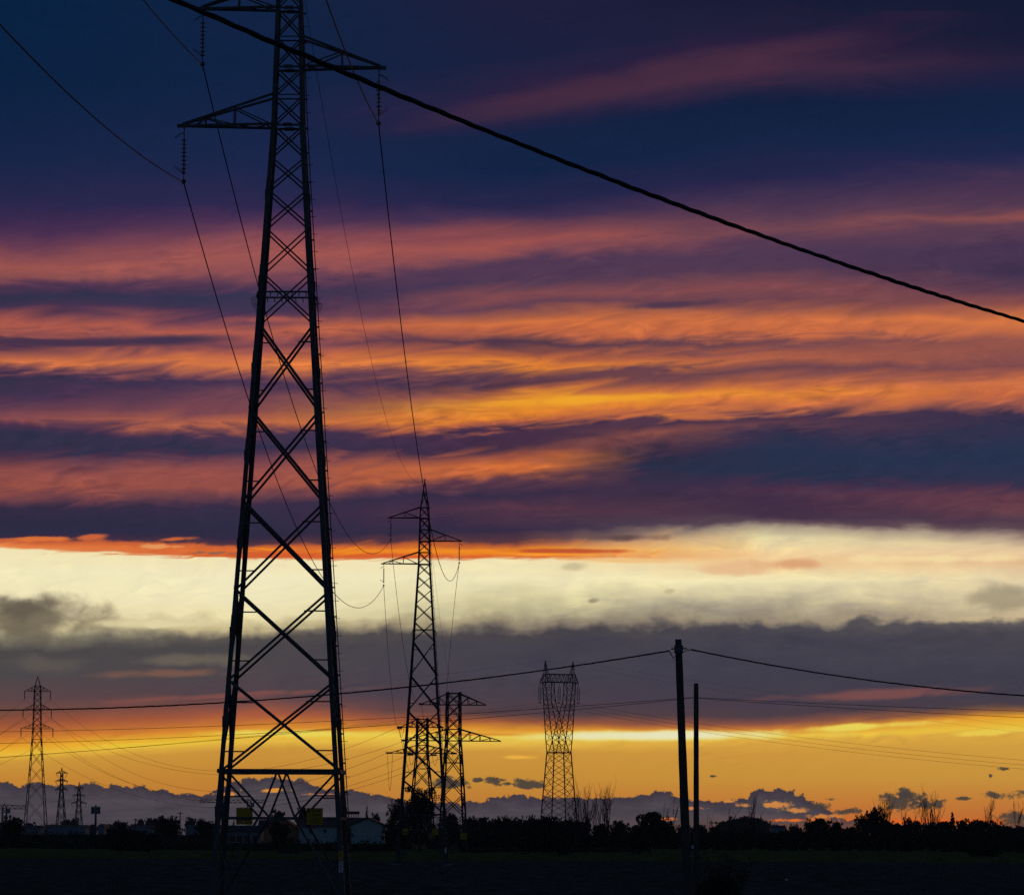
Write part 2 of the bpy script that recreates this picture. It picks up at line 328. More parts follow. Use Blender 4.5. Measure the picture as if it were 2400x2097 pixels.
# everything above is picture-referred; to scene-linear
col = vmath('SCALE', vmath('ADD', col, (.055, .055, .055)), 1 / 1.055)
gm = N.new('ShaderNodeGamma'); L.new(col, gm.inputs[0]); gm.inputs[1].default_value = 2.4
bg = N.new('ShaderNodeBackground'); L.new(gm.outputs[0], bg.inputs[0]); bg.inputs[1].default_value = 1.0
SUN_EL, SUN_AZ = math.radians(2.0), azel(1300, 1400)[0]
sky = N.new('ShaderNodeTexSky'); sky.sky_type = 'NISHITA'; sky.sun_disc = False; sky.sun_elevation = SUN_EL; sky.sun_rotation = SUN_AZ
sky.air_density = 1; sky.dust_density = 1; sky.ozone_density = 2.5
skt = vmath('MULTIPLY', sky.outputs[0], (.7, .82, 1.15))
bg2 = N.new('ShaderNodeBackground'); L.new(skt, bg2.inputs[0]); bg2.inputs[1].default_value = SKY_STRENGTH
away = math_('MAXIMUM', mrange(el, .225, .50, 0.0, 1.0, True), mrange(math_('ABSOLUTE', az), .2, .6, 0.0, 1.0, True))
ms = N.new('ShaderNodeMixShader'); L.new(away, ms.inputs[0]); L.new(bg.outputs[0], ms.inputs[1]); L.new(bg2.outputs[0], ms.inputs[2])
wo = N.new('ShaderNodeOutputWorld'); L.new(ms.outputs[0], wo.inputs[0])
W.cycles.sampling_method = 'MANUAL'; W.cycles.sample_map_resolution = 512
sl = bpy.data.lights.new('sun', 'SUN'); sl.energy = .2; sl.angle = math.radians(10); sl.color = (1, .5, .2)
so = bpy.data.objects.new('sun', sl); C.objects.link(so)
so.rotation_euler = (math.pi / 2 - SUN_EL, 0, math.pi - SUN_AZ)
S.view_settings.view_transform = 'Standard'; S.view_settings.look = 'None'; S.view_settings.exposure = 0; S.view_settings.gamma = 1
S.cycles.max_bounces = 4; S.cycles.diffuse_bounces = 2; S.cycles.volume_bounces = 0; S.cycles.use_denoising = False
S.cycles.use_adaptive_sampling = True; S.cycles.adaptive_threshold = .01; S.cycles.adaptive_min_samples = 16
# ---------------------------------------------------------------- lattice pylons
def lerp(a, b, t): return a + (b - a) * t
def prof(tab, z):
    for (z0, w0), (z1, w1) in zip(tab, tab[1:]):
        if z <= z1: return lerp(w0, w1, (z - z0) / (z1 - z0))
    return tab[-1][1]
SGN = [(-1, -1), (1, -1), (1, 1), (-1, 1)]
D1, D2, XL = 150.0, 391.0, -8.51
ZX = [572]                      # column at which levels are read
def ze(py, Y): return P(ZX[0], py, Y).z
# levels read off the photograph for the near tower
zf = 0.0
Z_BAR, Z_BEAM = ze(1635, 147.8), ze(1543, 147.9)
Z_X = [Z_BEAM, ze(1361, 148.1), ze(1180, 148.4), ze(1002, 148.6), ze(818, 148.8), ze(642, 148.95)]
Z_S = [ze(541, 149), ze(451, 149.1), ze(376, 149.2), ze(310, 149.3)]
Z_A = [ze(247, 149.4), ze(187, 149.4), ze(130, 149.4), ze(70, 149.4), ze(12.7, 149.5)]
Z_TOP = Z_A[4] + 1.03
Z_T2 = Z_TOP + 1.42; Z_PEAK = Z_TOP + 2.75
HW = [(0, 2.53), (Z_BEAM, 2.20), (Z_X[5], 1.09), (Z_A[0], .62), (Z_A[4], .50), (Z_TOP, .44), (Z_T2, .19), (Z_PEAK, .02)]
DY, YAW = .80, math.radians(-1.1)     # slightly shallower than wide, turned a little
RY = Matrix.Rotation(YAW, 3, 'Z')
def suspension_pylon(label, Y, near):
    root = thing('lattice_pylon', label, 'pylon', (XL, Y, 0), YAW, 'suspension pylons of the same line')
    hw = lambda z: prof(HW, z)
    pt = lambda i, z: Vector((SGN[i][0] * hw(z), SGN[i][1] * hw(z) * DY, z))
    st_ = M['steel'] if near else M['steel2']
    lw, dw, sw = (.175, .088, .05) if near else (.17, .10, .07)
    secs = [0, Z_BAR, Z_BEAM] + Z_X[1:] + Z_S + Z_A + [Z_TOP, Z_T2, Z_PEAK]
    for i, (sx, sy) in enumerate(SGN):
        m = MB()
        knots = [-.3, Z_BEAM, Z_X[5], Z_A[0], Z_A[4], Z_TOP, Z_PEAK]
        for k, (a, b) in enumerate(zip(knots, knots[1:])):
            w = lw * (1 if k < 3 else .85 if k < 4 else .6)
            m.angle(pt(i, a) if a > 0 else Vector((sx * 2.54, sy * 2.54 * DY, -.3)), pt(i, b), w, (-sx, 0, 0), (0, -sy, 0), w * .2)
        if near:                                     # overlapping splice plates and their bolts
            for z in list(frange(3.4, Z_A[0], 3.3)):
                a, b = pt(i, z), pt(i, z + .7)
                o = Vector((sx * .012, sy * .012, 0))
                m.angle(a + o, b + o, w + .02, (-sx, 0, 0), (0, -sy, 0), .02)
                m.box(pt(i, z + .05) + Vector((sx * .012, -sy * .03, 0)), (.03, .10, .4))
        m.build('leg', st_, root)
    # bracing, one part for each face
    for f in range(4):
        i, j = f, (f + 1) % 4
        m = MB()
        nrm = Vector([(0, -1, 0), (1, 0, 0), (0, 1, 0), (-1, 0, 0)][f])
        def d(a, b, w, off=0.0): m.angle(a + nrm * off, b + nrm * off, w, (b - a).cross(nrm).normalized(), -nrm, w * .16)
        mid = lambda z: (pt(i, z) + pt(j, z)) / 2
        for k in range(5):
            z0, z1 = Z_X[k], Z_X[k + 1]
            a0, b0, a1, b1 = pt(i, z0), pt(j, z0), pt(i, z1), pt(j, z1)
            d(b0, a1, dw * (1.25 if f == 0 else 1)); d(a0, b1, dw, -.09)
            for t in (.22, .76):                         # short redundant struts
                zz = lerp(z0, z1, t)
                for p, q, r_, s_ in ((i, j, a0 if t < .5 else a1, b1 if t < .5 else b0), (j, i, b0 if t < .5 else b1, a1 if t < .5 else a0)):
                    tt = (zz - z0) / (z1 - z0)
                    q_ = r_.lerp(s_, tt if t < .5 else 1 - tt)
                    if f != 2: d(pt(p, zz), q_, sw, -.04)
        zs = [Z_X[5]] + Z_S + Z_A
        for k in range(len(zs) - 1):
            d(pt(j, zs[k]), pt(i, zs[k + 1]), sw * 1.15); d(pt(i, zs[k]), pt(j, zs[k + 1]), sw * 1.15, -.06)
        for z in (Z_A[1], Z_A[3]): d(pt(i, z), pt(j, z), sw)
        for z in (Z_A[0], Z_A[2], Z_A[4]):
            d(pt(i, z), pt(j, z), sw * 1.6)
            if near: m.box(mid(z) + Vector((0, 0, -.03)), (.34 if f % 2 == 0 else .02, .02 if f % 2 == 0 else .34, .14))
        d(pt(i, Z_TOP), pt(j, Z_TOP), sw); d(pt(i, Z_T2), pt(j, Z_T2), sw * .8)
        d(pt(i, Z_A[4]), pt(j, Z_TOP), sw); d(pt(j, Z_A[4]), pt(i, Z_TOP), sw)
        d(pt(i, Z_TOP), pt(j, Z_T2), sw * .8); d(pt(j, Z_TOP), pt(i, Z_T2), sw * .8)
        # base: heavy beam, inverted V, lower rail and splayed feet braces
        zb, zr = Z_BEAM, Z_BAR
        m.bar(pt(i, zb) + nrm * .02, pt(j, zb) + nrm * .02, .11, .15)
        d(pt(i, zr), pt(j, zr), .085)
        L_, R_ = pt(i, zr).lerp(pt(j, zr), .36), pt(i, zr).lerp(pt(j, zr), .64)
        c = mid(zb)
        d(c, L_, .075, .01); d(c, R_, .075, .01); d(pt(i, zb), L_, .075, -.02); d(pt(j, zb), R_, .075, -.02)
        d(L_, pt(i, .05), .085, -.02); d(R_, pt(j, .05), .085, -.02)
        zh = 1.25
        for p, K in ((i, L_), (j, R_)):
            q_ = pt(p, .05).lerp(K, (zh - .05) / (zr - .05)); d(pt(p, zh), q_, .05); d(pt(p, zr - .3), q_, .04)
            zq = lerp(zb, zr, .55); d(pt(p, zq), pt(p, zb).lerp(K, .55), .05)
        # spiked anti-climbing rail
        za = ze(583, 149); a, b = pt(i, za), pt(j, za)
        m.build('bracing', st_, root)
        g = MB(); n = 7; g.bar(a, b, .06)
        for k in range(n):
            p = a.lerp(b, (k + .8) / (n + .6)) + nrm * .03
            g.bar(p, p + Vector((0, 0, -.17)) + nrm * .05 - (b - a).normalized() * .02, .035)
        for p in (a, b):
            for k in range(6):
                q_ = p + Vector((0, 0, -.12 - .07 * k)) ; g.bar(q_, q_ + nrm * (.30 - .02 * k) + Vector((0, 0, -.16 + .01 * k)), .016)
        g.build('spiked_guard_rail', st_, root)
    # crossarms
    tips = []
    for side, zl, zu, ln in ((-1, Z_A[0], Z_A[1], 4.02), (1, Z_A[2], Z_A[3], 3.48), (-1, Z_A[4], Z_TOP, 3.36)):
        m = MB(); hl, hu = hw(zl), hw(zu); tip = Vector((side * ln, 0, zl))
        for sy in (-1, 1):
            lo, up = Vector((side * hl, sy * hl * DY, zl)), Vector((side * hu, sy * hu * DY, zu))
            t0 = tip + Vector((0, sy * .05, 0))
            m.bar(lo, t0, .075, .09); m.bar(up, t0 + Vector((0, 0, .06)), .07, .085)
            ks = (.42, .74) if ln > 4 else (.5,)
            pl = [lo] + [lo.lerp(t0, k) for k in ks]; pu = [up] + [up.lerp(t0, k) for k in ks]
            for k in range(1, len(pl)):
                m.bar(pl[k], pu[k], .045); m.bar(pu[k], pl[k - 1], .045)
            m.bar(pl[-1].lerp(t0, .45), pu[-1], .04) if ln > 4 else None
        a0, b0 = Vector((side * hl, -hl * DY, zl)), Vector((side * hl, hl * DY, zl)); tA, tB = tip, tip
        K = 5
        for k in range(K):
            p, q_ = (a0, b0) if k % 2 == 0 else (b0, a0)
            m.bar(p.lerp(tip, k / K), q_.lerp(tip, (k + 1) / K), .045)
        m.box(tip + Vector((side * .05, 0, .0)), (.30, .14, .12))
        m.build('crossarm', st_, root)
        tips.append(Vector((XL, Y, 0)) + RY @ (tip + Vector((-side * .07, 0, -.06))))
    # climbing steps along the right rear leg, with the fall-arrest rail
    m = MB()
    for z in frange(1.5, Z_A[4],   .66 if near else .9):
        q_ = MB() if near else m; p = pt(2, z)
        q_.bar(p, p + Vector((.19, 0, -.01)), .018); q_.box(p + Vector((.19, 0, 0)), (.015, .03, .03))
        if near: q_.build('climbing_step', st_, root)
    for (a, b) in zip([2.0, Z_X[5], Z_A[0]], [Z_X[5], Z_A[0], Z_TOP + .6]):
        m.bar(pt(2, a) + Vector((.07, 0, 0)), pt(2, b) + Vector((.07, 0, 0)), .035)
        for z in frange(a, b, 1.1): m.box(pt(2, z) + Vector((.03, 0, 0)), (.13, .04, .06))
    m.build('climbing_rail', st_, root)
    for i in range(4):
        m = MB(); sx, sy = SGN[i]; m.lathe((sx * 2.54, sy * 2.54 * DY, -.5), [(.42, 0), (.42, .62), (.36, .68)], 10); m.build('footing', M['grey'], root)
    # plates
    yf = -hw(Z_BAR) * DY
    for x, s in ((-1.24 if near else -1.6, 0), (1.36 if near else 1.3, 1)):
        w = .60
        m = MB(); m.box((x, yf - .09 if s else yf + .09, Z_BAR + .02), (w, .012, w * 1.02))
        pl = m.build('warning_sign', M['yellow'], root)
        if near and s:
            for txt, dx, dz, sz in (('Terna', -.14, .17, .15), ('23.444', -.12, .02, .12), ('120', -.08, -.13, .12)): text('lettering', txt, (x + dx, yf - .105, Z_BAR + .02 + dz), sz, M['black'], pl)
            lg = MB(); lg.box((x - .225, yf - .1, Z_BAR + .25), (.09, .006, .03)); lg.box((x - .225, yf - .1, Z_BAR + .20), (.09, .006, .03)); lg.box((x - .245, yf - .1, Z_BAR + .225), (.05, .006, .02)); lg.build('emblem', M['black'], pl)
            ln = MB()
            for k, ww in enumerate((.42, .34)): ln.box((x, yf - .1, Z_BAR - .17 - .05 * k), (ww, .004, .012))
            ln.build('fine_print', M['black'], pl)
        elif near:
            m = MB(); m.box((x - .02, yf + .08, Z_BAR - .19), (.09, .006, .04)); m.build('sticker', M['white'], pl)
    if near:
        x0 = hw(1.6); m = MB(); m.box((x0 - .08, -x0 * DY - .03, 1.45), (.155, .012, .43)); wp = m.build('number_plate', M['white'], root)
        for k, ch in enumerate('0881'): text('lettering', ch, (x0 - .115, -x0 * DY - .042, 1.545 - .103 * k), .105, M['black'], wp)
        m = MB(); m.box((x0 - .10, -x0 * DY - .03, 1.85), (.155, .012, .34)); op = m.build('tag_plate', M['orange'], root)
        m = MB(); m.box((x0 - .10, -x0 * DY - .04, 1.90), (.025, .004, .12)); m.build('mark', M['black'], op)
    else:
        m = MB(); x0 = hw(1.6); m.box((x0 - .1, -x0 * DY - .05, 1.5), (.2, .02, .5)); m.build('number_plate', M['white'], root)
    return root, tips
def frange(a, b, s):
    while a < b: yield a; a += s
def text(name, s, loc, size, m, parent):
    cu = bpy.data.curves.new(name, 'FONT'); cu.body = s; cu.size = size; cu.extrude = .001; cu.materials.append(m); cu.resolution_u = 2
    t = bpy.data.objects.new(name, cu); C.objects.link(t); bpy.context.view_layer.update()
    me = bpy.data.meshes.new_from_object(t.evaluated_get(bpy.context.evaluated_depsgraph_get())); bpy.data.objects.remove(t)
    o = bpy.data.objects.new(name, me); C.objects.link(o); o.location = loc; o.rotation_euler = (math.pi / 2, 0, 0); o.parent = parent
    return o
def insulator_string(label, top, side, near, grp):
    """cap-and-pin string; returns the conductor clamp position"""
    r = thing('insulator_string', label, 'insulator', top, 0, grp)
    m = MB(); m.bar((0, 0, .06), (0, 0, -.38), .035); m.box((0, 0, -.02), (.05, .09, .10)); m.build('hanger', M['steel2'], r)
    m = MB(); z = -.40
    for k in range(9):
        z0 = z - k * .155
        m.lathe((0, 0, z0), [(.03, 0), (.036, -.05), (.045, -.072), (.115, -.094), (.115, -.100), (.04, -.106), (.03, -.155)], 12)
    m.build('glass_disc_chain', M['glass'], r)
    zb = z - 9 * .155
    m = MB(); m.bar((0, 0, zb), (0, 0, zb - .22), .03); m.lathe((0, 0, zb - .3), [(.03, .12), (.09, .06), (.09, 0), (.04, -.06)], 8); m.bar((0, -.28, zb - .28), (0, .28, zb - .28), .05); m.build('suspension_clamp', M['steel2'], r)
    for zz, dz in ((-.22, -.18), (zb + .12, .18)):        # arcing horns, bent loops
        m = MB(); s = side
        m.tube([(0, 0, zz), (s * .12, 0, zz + dz * .2), (s * .30, 0, zz + dz), (s * .36, 0, zz + dz * 1.15), (s * .33, .05, zz + dz * .7), (s * .14, .05, zz), (0, .02, zz - dz * .1)], .011, 5); m.build('arcing_horn', M['steel2'], r)
    return Vector(top) + Vector((0, 0, zb - .30))
def wire(name, label, pts, r, grp, cat='power line', m='wire', n=5, knots=None):
    mb = MB(); mb.tube(pts, r, n); o = mb.build(name, M[m], None, True); tag(o, label, cat, grp); return o
def span(a, b, sag, n=48, s0=0.0, s1=1.0):
    a, b = Vector(a), Vector(b)
    return [a.lerp(b, s) - Vector((0, 0, 4 * sag * s * (1 - s))) for s in (lerp(s0, s1, k / n) for k in range(n + 1))]
pyl1, tips1 = suspension_pylon('tallest and nearest lattice pylon, two square yellow signs near its base', D1, True)
pyl2, tips2 = suspension_pylon('mid-distance lattice pylon right of the tallest one, slender peak and one arm on the right', D2, False)
names = ('lower left arm', 'right arm', 'upper left arm')
cl1 = [insulator_string('glass insulator string hanging from the %s of the nearest pylon' % n, t, -1 if k != 1 else 1, True, 'insulators of the nearest pylon') for k, (n, t) in enumerate(zip(names, tips1))]
cl2 = [insulator_string('small insulator string hanging from the %s of the mid-distance pylon' % n, t, -1 if k != 1 else 1, False, 'insulators of the mid-distance pylon') for k, (n, t) in enumerate(zip(names, tips2))]
G_ = 'conductors of the near line'
for k, n in enumerate(names):
    a, b = cl1[k], cl2[k]
    back = Vector((a.x, a.y - 241, a.z))
    wire('power_line', 'conductor rising towards the viewer from the %s of the nearest pylon' % n, span(a, back, 7.3, 30, 0, .55), .022, G_)
    wire('power_line', 'conductor sagging from the %s of the nearest pylon to the mid-distance pylon' % n, span(a, b, 7.5, 60), .024, G_)
pk1, pk2 = Vector((XL, D1, Z_PEAK)), Vector((XL, D2, Z_PEAK))
wire('earth_wire', 'thin earth wire sagging between the peaks of the two large pylons', span(pk1, pk2, 6.8, 60), .011, None)
# ---------------------------------------------------------------- other pylons, poles, cables and wires
def proj(p):
    d = Vector(p) - Vector((0, 0, EYE)); dep = d.y * ct + d.z * st; x, y = d.x / dep, (-d.y * st + d.z * ct) / dep
    return 1025.5 + F * (x * cr_ + y * sr_), 896 - F * (-x * sr_ + y * cr_)
def fit_sag(a, b, px, py, lo=-2, hi=60):
    """sag that makes the span pass through a direction read off the photograph"""
    for _ in range(40):
        s = (lo + hi) / 2; best = None
        pts = span(a, b, s, 160)
        pr = [proj(p) for p in pts if p.y > 5]
        q = min(pr, key=lambda t: abs(t[0] - px))
        if q[1] > py: hi = s
        else: lo = s
    return (lo + hi) / 2
def fspan(a, b, px, py, n=60): return span(a, b, fit_sag(a, b, px, py), n)
def px2m(px, Y): return px * Y / F
def wide_tower(name, label, Y, yaw, cx, tab, arms, levels, pw, base, matk='steel2', peak=None, group=None, horiz=()):
    """square lattice body from a pixel profile: tab rows are (row, half width)"""
    X = P(cx, 1500, Y).x; b0 = gz(Y); ZX[0] = cx
    root = thing(name, label, 'pylon', (X, Y, b0), yaw, group)
    k = math.cos(yaw) + abs(math.sin(yaw))
    T = sorted([(ze(py, Y) - b0, px2m(h, Y) / k) for py, h in tab]); T = [(0, T[0][1] + (T[0][1] - T[1][1]) * T[0][0] / (T[1][0] - T[0][0]))] + T if T[0][0] > 0 else T
    hw = lambda z: prof(T, z); pt = lambda i, z: Vector((SGN[i][0] * hw(z), SGN[i][1] * hw(z), z))
    zs = [ze(py, Y) - b0 for py in levels]; zs = sorted([z for z in zs if z > .2] + [0.0])
    for i in range(4):
        m = MB(); ks = sorted(set([t[0] for t in T]))
        for a, b in zip(ks, ks[1:]): m.bar(pt(i, a), pt(i, b), pw * 1.5)
        m.build('leg', M[matk], root)
    for f in range(4):
        i, j = f, (f + 1) % 4; m = MB(); nrm = Vector([(0, -1, 0), (1, 0, 0), (0, 1, 0), (-1, 0, 0)][f]) * pw * .5
        for a, b in zip(zs, zs[1:]):
            m.bar(pt(i, a) + nrm, pt(j, b) + nrm, pw * .8); m.bar(pt(j, a) - nrm, pt(i, b) - nrm, pw * .8)
        for h in horiz: z = ze(h, Y) - b0; m.bar(pt(i, z), pt(j, z), pw * .8)
        m.bar(pt(i, zs[-1]), pt(j, zs[-1]), pw)
        if peak:
            z1 = ze(peak, Y) - b0; m.bar(pt(i, zs[-1]), (0, 0, z1), pw * .9)
        m.build('bracing', M[matk], root)
    tips = []
    for row, att, lpx, rpx in arms:
        zl, zu = ze(row, Y) - b0, ze(att, Y) - b0
        for sd, ln in ((-1, lpx), (1, rpx)):
            if not ln: continue
            L_ = px2m(ln, Y) / math.cos(yaw); m = MB(); tip = Vector((sd * L_, 0, zl)); n = 3 if L_ > 5 else 2
            for sy in (-1, 1):
                lo, up = Vector((sd * hw(zl), sy * hw(zl), zl)), Vector((sd * hw(zu), sy * hw(zu), zu)); m.bar(lo, tip, pw * .9); m.bar(up, tip + Vector((0, 0, .08)), pw * .9)
                for q in range(1, n + 1):
                    t = q / (n + 1.0); t0 = (q - 1) / (n + 1.0); m.bar(lo.lerp(tip, t), up.lerp(tip, t), pw * .6); m.bar(up.lerp(tip, t), lo.lerp(tip, t0), pw * .6)
            m.box(tip, (.3, .3, .16)); m.build('crossarm', M[matk], root)
            tips.append(root.matrix_basis @ tip)
    R = Matrix.Translation((X, Y, b0)) @ Matrix.Rotation(yaw, 4, 'Z')
    tips = []
    for row, att, lpx, rpx in arms:
        for sd, ln in ((-1, lpx), (1, rpx)):
            if ln: tips.append(R @ Vector((sd * px2m(ln, Y) / math.cos(yaw), 0, ze(row, Y) - b0)))
    for sx, sy in SGN: m = MB(); m.box((sx * hw(0), sy * hw(0), -.1), (.8, .8, .7)); m.build('footing', M['grey'], root)
    return root, tips, lambda lx, ly, row: R @ Vector((lx, ly, ze(row, Y) - b0))
Y3, Y4, YC, YL = 600.0, 655.0, 860.0, 1000.0
t3, tips3, at3 = wide_tower('tension_pylon', 'flat-topped tension pylon right of the mid-distance pylon, longest arm pointing right', Y3, math.radians(9), 908,
  [(1385, 14.3), (1483, 15.4), (1513, 18), (1623, 25), (1704, 28.5)], [(1411, 1389, 64, 63), (1483, 1460, 94, 93)], [1388, 1411, 1436, 1460, 1483, 1508, 1552, 1592, 1632, 1675], .15, 0, group='flat-topped tension pylons', horiz=(1411, 1460, 1483, 1527))
t4, tips4, at4 = wide_tower('tension_pylon', 'lower flat-topped tension pylon rising behind the leafy tree', Y4, math.radians(9), 845.5,
  [(1437, 11.6), (1508, 12.5), (1517, 13.5), (1575, 19.5), (1704, 28)], [(1456, 1440, 41, 40), (1508, 1492, 63, 67)], [1440, 1456, 1474, 1492, 1508, 1540, 1575, 1612, 1655], .14, 0, group='flat-topped tension pylons', horiz=(1456, 1492, 1508, 1539))
for r, w in ((t3, .55), (t4, .5)):
    m = MB(); m.box((1.3, -2.2, 2.6), (1.0, .03, 1.0)); m.build('warning_sign', M['yellow'], r)
ZX[0] = 850
# tension strings and jumper loops
def tension(label, tip, toward, off=(0, 0, 0)):
    tip = Vector(tip); d = (Vector(toward) - tip).normalized(); r = thing('tension_insulator', label, 'insulator', tip, 0, 'insulators of the tension pylons')
    x = d.cross(Vector((0, 0, 1))).normalized()
    for s in (-1, 1):
        m = MB(); o = x * s * .22
        for k in range(9):
            a = d * (.4 + .17 * k) + o; m.bar(a, a + d * .05, .30, n=8); m.bar(a + d * .05, a + d * .17, .09, n=6)
        m.build('disc_chain', M['glass'], r, True)
    m = MB(); m.bar(x * -.3 + d * .35, x * .3 + d * .35, .06); m.bar((0, 0, 0), d * .35, .06); e = d * 1.98; m.bar(x * -.3 + e, x * .3 + e, .06); m.build('yoke', M['steel2'], r)
    return tip + d * 2.0
def loop(label, a, b, drop):
    return wire('jumper_loop', label, span(a, b, drop, 20), .03, 'jumper loops of the tension pylons', 'cable')
TL = P(74, 1500, YL)
# double-circuit pylon far left
t5, tips5, at5 = wide_tower('lattice_pylon', 'tall far pylon at the left edge with six arms and a pointed peak', YL, math.radians(14), 73.5,
  [(1373, 6.3), (1384, 7.6), (1459, 9.6), (1480, 11), (1560, 17), (1650, 25), (1690, 28.5)], [(1384, 1373, 25, 25), (1421, 1410, 27.5, 27.5), (1459, 1449, 31, 31)],
  [1373, 1384, 1396, 1408, 1421, 1434, 1447, 1459, 1480, 1506, 1535, 1567, 1602, 1645], .105, 0, peak=1354, horiz=(1384, 1421, 1459, 1480))
cl5 = []
for k, t in enumerate(tips5):
    nm = ('upper left', 'upper right', 'middle left', 'middle right', 'lower left', 'lower right')[k]
    r = thing('insulator_string', 'tiny hanging insulator at the %s arm of the far left pylon' % nm, 'insulator', t, 0, 'insulators of the far left pylon')
    m = MB()
    for q in range(11): m.lathe((0, 0, -.15 - .155 * q), [(.06, 0), (.15, -.08), (.06, -.155)], 8)
    m.build('disc_chain', M['glass'], r); m = MB(); m.bar((0, 0, 0), (0, 0, -.2), .06); m.bar((0, 0, -1.8), (0, 0, -2.0), .07); m.build('fitting', M['steel2'], r)
    cl5.append(t + Vector((0, 0, -2.0)))
# six conductors from the far left pylon to the tension pylon behind the tree
att4 = [at4(-px2m(20, Y4), 0, 1508), tips4[1], at4(-px2m(40, Y4), 0, 1508) if False else tips4[2], at4(px2m(27, Y4), 0, 1508), tips4[0], tips4[3]]
order = [(1, 4, 410, 1542), (0, 1, 410, 1549), (3, 2, 362, 1577), (2, 0, 300, 1580), (5, 3, 282, 1576), (4, 5, 214, 1573)]
nm6 = ('upper right', 'upper left', 'middle right', 'middle left', 'lower right', 'lower left')
nm4 = ('lower left arm, inner end', 'upper right arm', 'lower left arm tip', 'lower right arm, inner end', 'upper left arm', 'lower right arm tip')
mids = []
for (k5, k4, px, py), n in zip(order, nm6):
    a = cl5[k5]; tip = att4[k4]; e = tension('insulator cluster at the %s of the lower tension pylon' % nm4[k4], tip, a)
    wire('power_line', 'long wire sagging right from the %s arm of the far left pylon' % n, fspan(a, e, px, py, 70), .026, 'long spans of the far left pylon')
    sd = Vector((0, -2.2, -.15)); f = tip + Vector((.4, -1.8, -.2))
    mids.append((k4, e, f))
    out = Vector((P(-700, 1500, 880).x, 880, a.z - 4))
    wire('power_line', 'wire leaving the %s arm of the far left pylon towards the left picture edge' % n, fspan(a, out, 2, {1: 1470, 0: 1437, 3: 1502, 2: 1470, 5: 1530, 4: 1503}[k5] , 40), .026, 'short wires left of the far left pylon')
for k4, e, f in mids: loop('short jumper loop under the %s of the lower tension pylon' % nm4[k4], e, f, 1.6 if k4 != 2 else 6)
# conductors of the near line running down to the tension pylons
ends = [tips4[0] + Vector((-.3, -1, -.3)), at3(-px2m(19, Y3), 0, 1459), tips3[0]]
for k, (n, e, pxy) in enumerate(zip(names, ends, [(781, 1350), (905, 1232), (806, 1280)])):
    q = tension('insulator cluster where the %s conductor of the near line ends' % n, e, cl2[k])
    wire('power_line', 'conductor descending from the %s of the mid-distance pylon to the tension pylons' % n, fspan(cl2[k], q, *pxy), .024, 'conductors beyond the mid-distance pylon')
    loop('thin jumper hanging below the end of the %s conductor' % n, q, q + Vector((1.2 if k != 1 else .9, 3.5, -4.4)), 1.2)
q = tension('insulator cluster at the lower left arm tip of the taller tension pylon', tips3[2], cl5[3]); q2 = tips3[2] + Vector((1.0, -.5, -5.0)); loop('thin jumper hanging below the lower left arm of the taller tension pylon', q, q2, 1.5)
wire('earth_wire', 'faint earth wire descending from the peak of the mid-distance pylon', span(pk2, at3(0, 0, 1386), 3.2, 50), .010, None)
# two small far pylons
for nm, cx, Y, tab, arms, lv, pk in (('farther small pylon with drooping wires, between the far left pylon and the loudspeaker mast', 124.5, 2300, [(1549, 2.6), (1580, 3.6), (1642, 10), (1690, 15)], [(1548, 1543, 11, 11), (1564, 1559, 12, 12), (1581, 1575, 12, 12)], [1549, 1557, 1566, 1575, 1590, 1606, 1624, 1645], 1536),
                                     ('smallest pylon on the horizon, left of the antenna mast', 159.5, 2700, [(1577, 2.4), (1610, 4.6), (1642, 8), (1690, 13)], [(1578, 1574, 9, 9), (1593, 1589, 12, 12), (1608, 1603, 15, 15)], [1577, 1586, 1596, 1608, 1620, 1634, 1650], 1565)):
    if cx < 130: nm = 'farther small pylon standing just right of the far left pylon'
    r_, tp, _ = wide_tower('lattice_pylon', nm, Y, math.radians(20), cx, tab, arms, lv, .26, 0, peak=pk, group='small pylons on the horizon')
    for t in tp:
        m = MB(); s = 1 if t.x > r_.location.x else -1; l = t - Vector(r_.location); l.rotate(Matrix.Rotation(-math.radians(20), 3, 'Z')); m.bar(l, l + Vector((-s * 1.4, 0, -2.6)), .2); m.build('insulator', M['glass'], r_)
# ---- cat-head pylon
ZX[0] = 1119.5
XC = P(1119.5, 1500, YC).x; bC = gz(YC); ZC = lambda py: ze(py, YC) - bC
yC = math.radians(23)
tc_ = thing('cat_head_pylon', 'two-horned lattice pylon left of the wooden poles, three long insulator loops below its beam', 'pylon', (XC, YC, bC), yC)
tc_['label'] = 'two-horned lattice pylon left of the wooden poles, long insulators under its beam'
zw, zb0, zb1, zt = ZC(1506.8), ZC(1366), ZC(1350), ZC(1323)
H0, H1 = px2m(43.5, YC) / math.sqrt(2) * 1.0, px2m(26, YC) / math.sqrt(2)
def cp(i, z): h = lerp(H0, H1, z / zw); return Vector((SGN[i][0] * h, SGN[i][1] * h, z))
for i in range(4):
    m = MB(); m.bar(cp(i, 0), cp(i, zw), .19); m.build('leg', M['steel2'], tc_)
for f in range(4):
    m = MB(); i, j = f, (f + 1) % 4; n = 8
    for k in range(n):
        a, b = zw * k / n, zw * (k + 1) / n
        m.bar(cp(i, a), cp(j, b), .085); m.bar(cp(j, a), cp(i, b), .085)
    m.bar(cp(i, zw), cp(j, zw), .2); m.build('bracing', M['steel2'], tc_)
bh = px2m(30.5, YC) / math.cos(yC); hn = .75
